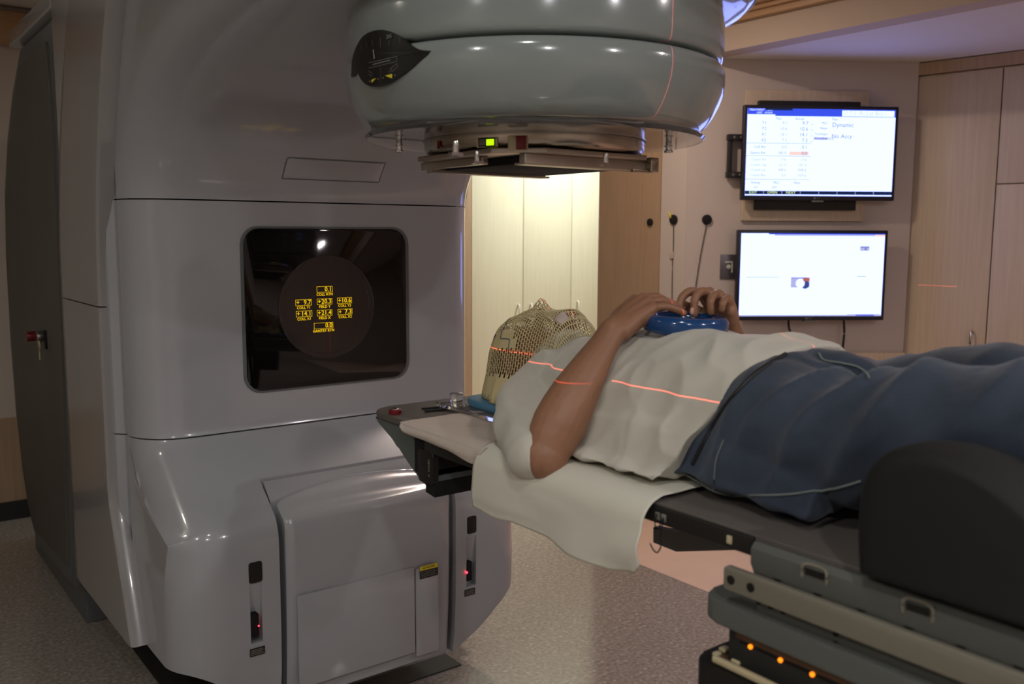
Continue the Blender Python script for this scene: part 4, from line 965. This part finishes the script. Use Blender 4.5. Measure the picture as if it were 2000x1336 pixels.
# near hand: back of hand towards the camera, fingers over the ring
MC = [Vector((-.045,-.372,1.435)), Vector((-.043,-.392,1.439)), Vector((-.047,-.412,1.434)), Vector((-.056,-.430,1.424))]
WB = [Vector((-.115,-.392,1.392)), Vector((-.117,-.402,1.394)), Vector((-.119,-.411,1.391)), Vector((-.121,-.420,1.385))]
for a, b in zip(WB, MC): tube(bm, [lerp(wr, a, .2), a, lerp(a,b,.5)+Z*.003, b], [.024,.0200,.0165,.0125], 14)
tube(bm, [wr, Vector((-.09,-.412,1.400)), Vector((-.068,-.43,1.408))], [.026,.022,.013], 14)      # edge of the palm
finger([MC[0], (-.012,-.372,1.437), (.012,-.376,1.425), (.026,-.38,1.410)], .0098, .0075)
finger([MC[1], (-.008,-.395,1.441), (.018,-.398,1.430), (.034,-.402,1.414)], .0100, .0075)
finger([MC[2], (-.014,-.418,1.436), (.011,-.424,1.427), (.027,-.430,1.416)], .0096, .0072)
finger([MC[3], (-.030,-.439,1.427), (-.009,-.448,1.421), (.006,-.454,1.414)], .0086, .0066)
finger([Vector((-.105,-.385,1.385)), (-.085,-.358,1.398), (-.060,-.345,1.412), (-.038,-.345,1.416)], .0125, .0082)
# far hand: arched over the ring, fingertips curled inside it
ML = [Vector((.082,-.432,1.447)), Vector((.078,-.452,1.450)), Vector((.082,-.472,1.446)), Vector((.090,-.488,1.437))]
WL = [Vector((.118,-.442,1.405)), Vector((.118,-.452,1.408)), Vector((.120,-.462,1.405)), Vector((.122,-.470,1.398))]
for a, b in zip(WL, ML): tube(bm, [lerp(wrl,a,.2), a, lerp(a,b,.5)+Z*.003, b], [.022,.0190,.0160,.0125], 14)
tube(bm, [wrl, Vector((.112,-.475,1.402)), Vector((.098,-.49,1.415))], [.024,.020,.013], 14)
finger([ML[0], (.052,-.428,1.452), (.030,-.427,1.441), (.022,-.428,1.422)], .0098, .0075)
finger([ML[1], (.052,-.452,1.452), (.034,-.455,1.437), (.032,-.458,1.412)], .0100, .0076)
finger([ML[2], (.060,-.478,1.446), (.046,-.484,1.434), (.048,-.484,1.416)], .0096, .0074)
finger([ML[3], (.074,-.496,1.439), (.062,-.500,1.432), (.062,-.498,1.421)], .0086, .0068)
finger([Vector((.108,-.43,1.40)), (.092,-.408,1.412), (.068,-.398,1.422), (.046,-.402,1.424)], .0125, .0082)
body = obj('body', bm, skin, PR, 0)
modded(body, [('REMESH', dict(mode='VOXEL', voxel_size=.0026)), ('SMOOTH', dict(factor=.5, iterations=5))]); shade(body)
# fingernails
bm = NB()
for (p_, d_) in ((Vector((.0355,-.402,1.4205)),Vector((.8,0,-.6))), (Vector((.029,-.430,1.4215)),Vector((.8,0,-.6))), (Vector((.0195,-.428,1.424)),Vector((-.3,0,-.95))), (Vector((.0245,-.458,1.416)),Vector((-.1,0,-1)))):
    tube(bm, [p_-d_*.004, p_+d_*.002], .0042, 10)
obj('fingernails', bm, mat('nail', (205,160,140), .3), PR, 60)
# shirt
SW = [(.10,.09),(.15,.130),(.20,.165),(.26,.185),(.35,.190),(.45,.192),(.6,.198),(.72,.200),(.76,.198)]
SZ = [(.09,1.290),(.14,1.315),(.19,1.335),(.24,1.352),(.30,1.372),(.45,1.380),(.55,1.388),(.65,1.397),(.72,1.390),(.76,1.382)]
def torso_ring(y, w, zt_, zb_, n=56, e=2.3, flare=0, bexp=.2):
    pts = []
    for k in range(n):
        a = 2*math.pi*k/n; ca, sa = math.cos(a), math.sin(a)
        x = w*math.copysign(abs(ca)**(2/e), ca); h = (zt_-zb_)
        z = zb_+h*(.38)+ (h*.62*abs(sa)**(2/2.05) if sa > 0 else -h*.38*abs(sa)**bexp)
        if flare and sa < .15: x += math.copysign(flare*min(1,(0.15-sa)/.5), ca)
        pts.append(Vector((x,y,z)))
    return pts
def loft(bm, rings, close=True):
    R_ = [[bm.verts.new(p_) for p_ in r_] for r_ in rings]; n_ = len(R_[0])
    for a, b in zip(R_, R_[1:]):
        for k in range(n_): bm.faces.new((a[k], a[(k+1)%n_], b[(k+1)%n_], b[k]))
    if close: bm.faces.new(R_[0][::-1]); bm.faces.new(R_[-1])
bm = NB(); rings = []
for k in range(34):
    f = k/33; yy = -.095-.66*f; hem = f
    r_ = torso_ring(yy, interp(SW,-yy), interp(SZ,-yy), CZ+.008, flare=.015+.065*min(1,max(0,(f-.2)/.35)))
    # hem slants: near the couch it sits closer to the head
    for p_ in r_: p_.y += .125*hem**3*max(0,(1.39-p_.z)/.24)
    rings.append(r_)
loft(bm, rings)
def sleeve(a, b, sx):
    q = smoothpath([Vector((sx*.10,-.19,1.270)), a+Vector((0,.0,.0)), lerp(a,b,.35)+Vector((sx*.006,0.012,-.004)), lerp(a,b,.72)+Vector((sx*.006,.014,-.004)), b+Vector((sx*.004,.020,-.004))],5)
    n_ = len(q); tube(bm, q, [interp([(0,.058),(.3,.068),(.6,.068),(1,.062)],k/(n_-1)) for k in range(n_)], 24, asp=.95, cap=True)
sleeve(sh, lerp(sh,el,.93), -1); sleeve(shl, lerp(shl,ell,.80), 1)
tube(bm, [(0,-.085,1.27),(0,-.13,1.272)], [.066,.085], 24)      # collar
shirt = obj('shirt', bm, shirt_m, PR, 0)
modded(shirt, [('REMESH', dict(mode='VOXEL', voxel_size=.005)), ('SMOOTH', dict(factor=.5, iterations=6))])
nrm_ = [v.normal.copy() for v in shirt.data.vertices]
for v, vn in zip(shirt.data.vertices, nrm_):
    c_ = v.co.copy(); w_ = PR.matrix_world@c_ if False else c_
    nz = noise.noise(Vector((c_.x*7+3, c_.y*9, c_.z*5)))*.009 + (abs(noise.noise(Vector((c_.x*9+c_.z*4, c_.y*15, c_.z*6+7))))-.2)*-.016
    # long folds running from the side towards the hem
    wave = math.sin((c_.y*.75+c_.z*.55+.35*c_.x)*70+4*noise.noise(c_*6))*.0012
    v.co += vn*(nz+wave)
    if v.co.z < -100: pass
for v in shirt.data.vertices:
    if abs(v.co.x) < .285: v.co.z = max(v.co.z, CZ+.0088)
shade(shirt)
# jeans
JW = [(.63,.172),(.70,.188),(.78,.198),(.86,.200)]
bm = NB(); rings = []
JT = [(.60,1.340),(.70,1.374),(.74,1.374),(.80,1.358),(.86,1.318),(.90,1.27)]
for k in range(16):
    f = k/15; yy = -.60-.30*f
    r_ = torso_ring(yy, interp(JW,-yy), interp(JT,-yy), CZ+.006, e=2.4, flare=.045, bexp=.3)
    for p_ in r_: p_.y += .09*(1-f)*max(0,(1.38-p_.z)/.24)
    rings.append(r_)
loft(bm, rings)
def leg(sx, kz, top):
    q = smoothpath([(sx*.105,-.76,1.258),(sx*.112,-.86,1.262),(sx*.116,-.93,1.272+kz),(sx*.118,-1.02,1.308+kz*.5),(sx*.118,-1.09,1.325),(sx*.118,-1.18,1.322),(sx*.118,-1.28,1.305),(sx*.118,-1.42,1.262),(sx*.118,-1.62,1.215)],4)
    n_ = len(q); tube(bm, q, [interp([(0,.106),(.12,.104),(.25,.098),(.38,.088),(.5,.082),(.65,.074),(.8,.070),(1,.058)],k/(n_-1)) for k in range(n_)], 28, asp=1.0)
leg(-1,0,0); leg(1,.014,0)
tube(bm, [(0,-.70,1.352),(0.0,-.80,1.350),(0,-.86,1.335)], [.028,.030,.025], 14)
jeans = obj('jeans', bm, denim, PR, 0)
modded(jeans, [('REMESH', dict(mode='VOXEL', voxel_size=.006)), ('SMOOTH', dict(factor=.5, iterations=6))])
nrm_ = [v.normal.copy() for v in jeans.data.vertices]
for v, vn in zip(jeans.data.vertices, nrm_):
    c_ = v.co.copy()
    fold = (abs(noise.noise(Vector((c_.x*6, c_.y*13+c_.z*5, c_.z*4))))-.25)*-.030 + noise.noise(Vector((c_.x*3,c_.y*4,c_.z*3+9)))*.006
    v.co += vn*fold
    lowz = CZ+.004
for v in jeans.data.vertices:
    if abs(v.co.x) < .285: v.co.z = max(v.co.z, CZ+.0035)
shade(jeans)
bpy.context.view_layer.update()
# belt, buckle, side seam, pocket stitching sit on the jeans surface (world x/y/z on the near side)
deps = bpy.context.evaluated_depsgraph_get()
def hit(o, u, v, off=.002):
    mi = o.matrix_world.inverted(); a = mi@CAM; d = (mi.to_3x3()@ray(u,v)).normalized()
    ok, loc, nrm, idx = o.ray_cast(a, d)
    return (o.matrix_world@loc + nrm*off) if ok else None
def ribbon(o, px, w, name, m, n=5, off=.002):
    q = [hit(o, x_.x, x_.y, off) for x_ in smoothpath([Vector((a,b,0)) for a,b in px], n)]; q = [x_ for x_ in q if x_]
    if len(q) < 2: return
    bm = NB(); tube(bm, q, w, 8); return obj(name, bm, m, o, 60)
stitch = mat('stitch', (110,116,112), .8)
ribbon(jeans, [(1340,925),(1390,955),(1450,968),(1540,966),(1620,955),(1680,938)], .0016, 'side_seam', stitch)
ribbon(jeans, [(1395,955),(1400,900),(1415,860)], .0012, 'pocket_stitch', stitch)
ribbon(jeans, [(1600,692),(1610,706),(1640,710),(1672,716),(1690,728),(1698,740)], .0018, 'fly_seam', stitch)
ribbon(jeans, [(1534,692),(1478,728),(1432,774),(1404,812),(1378,858),(1354,905)], .004, 'waist_band', belt_m, 5, .0)
# buckle
bk = P(1540,686,'x',-.02); bm = NB(); obox(bm, bk+Z*.004, X, Vector((0,.97,.2)), Vector((0,-.2,.97)), -.035,.030,-.016,.016,-.004,.004,0,.002); obj('belt_buckle', bm, belt_m, PR)
bm = NB(); obox(bm, bk+Z*.009, X, Vector((0,.97,.2)), Vector((0,-.2,.97)), -.022,.004,-.008,.008,-.001,.001,0,.001); obj('buckle_plate', bm, steel, PR)
# ------------------------------------------------------------------ blue ring
bm = NB(); cR = Vector((.002,-.462,1.394)); Rr = .066; n1, n2 = 72, 20; G3 = []
tilt = Matrix.Rotation(math.radians(2), 3, 'X')@Matrix.Rotation(math.radians(1), 3, 'Y')
for i in range(n1):
    a = 2*math.pi*i/n1; row = []
    for j in range(n2):
        b = 2*math.pi*j/n2; cx = math.copysign(abs(math.cos(b))**.75, math.cos(b))*.0150; cz = math.copysign(abs(math.sin(b))**.8, math.sin(b))*.0175
        row.append(bm.verts.new(cR+tilt@Vector(((Rr+cx)*math.cos(a), (Rr+cx)*math.sin(a), cz))))
    G3.append(row)
for i in range(n1):
    for j in range(n2): bm.faces.new((G3[i][j], G3[(i+1)%n1][j], G3[(i+1)%n1][(j+1)%n2], G3[i][(j+1)%n2]))
tag(obj('rubber_ring', bm, blue_rubber, None, 80), 'glossy blue rubber ring held by both hands on the chest', 'ring')
# ------------------------------------------------------------------ knee cushion
bm = NB(); cp = smoothpath([Vector((0,a,b)) for a,b in [(-1.035,CZ+.004),(-1.030,1.22),(-1.038,1.28),(-1.065,1.312),(-1.11,1.326),(-1.16,1.322),(-1.215,1.298),(-1.30,1.24),(-1.42,1.18),(-1.50,CZ+.004)]],4)
XS = [-.335,-.333,-.328,-.318,-.30,-.26,-.21,-.17,-.13,-.09,-.04,0,.04,.09,.13,.17,.21,.26,.30,.318,.328,.333,.335]; rings = []
cc = Vector((0,-1.2,CZ+.07))
for x in XS:
    e = min(1,(.335-abs(x))/.035); sc = .80+.20*math.sqrt(max(0,1-(1-e)**2)); dip = 1-.42*math.exp(-((abs(x)-.115)/.07)**2)
    r_ = []
    for p_ in cp:
        q = cc+(p_-cc)*sc; z_ = q.z; z_ = CZ+.005+(z_-CZ-.005)*dip if z_ > CZ+.005 else CZ+.005; r_.append(Vector((x,q.y,max(z_,CZ+.005))))
    rings.append(r_)
loft(bm, rings); tag(obj('knee_cushion', bm, cushion_m, None, 60), 'black contoured foam cushion under the knees on the couch', 'cushion')
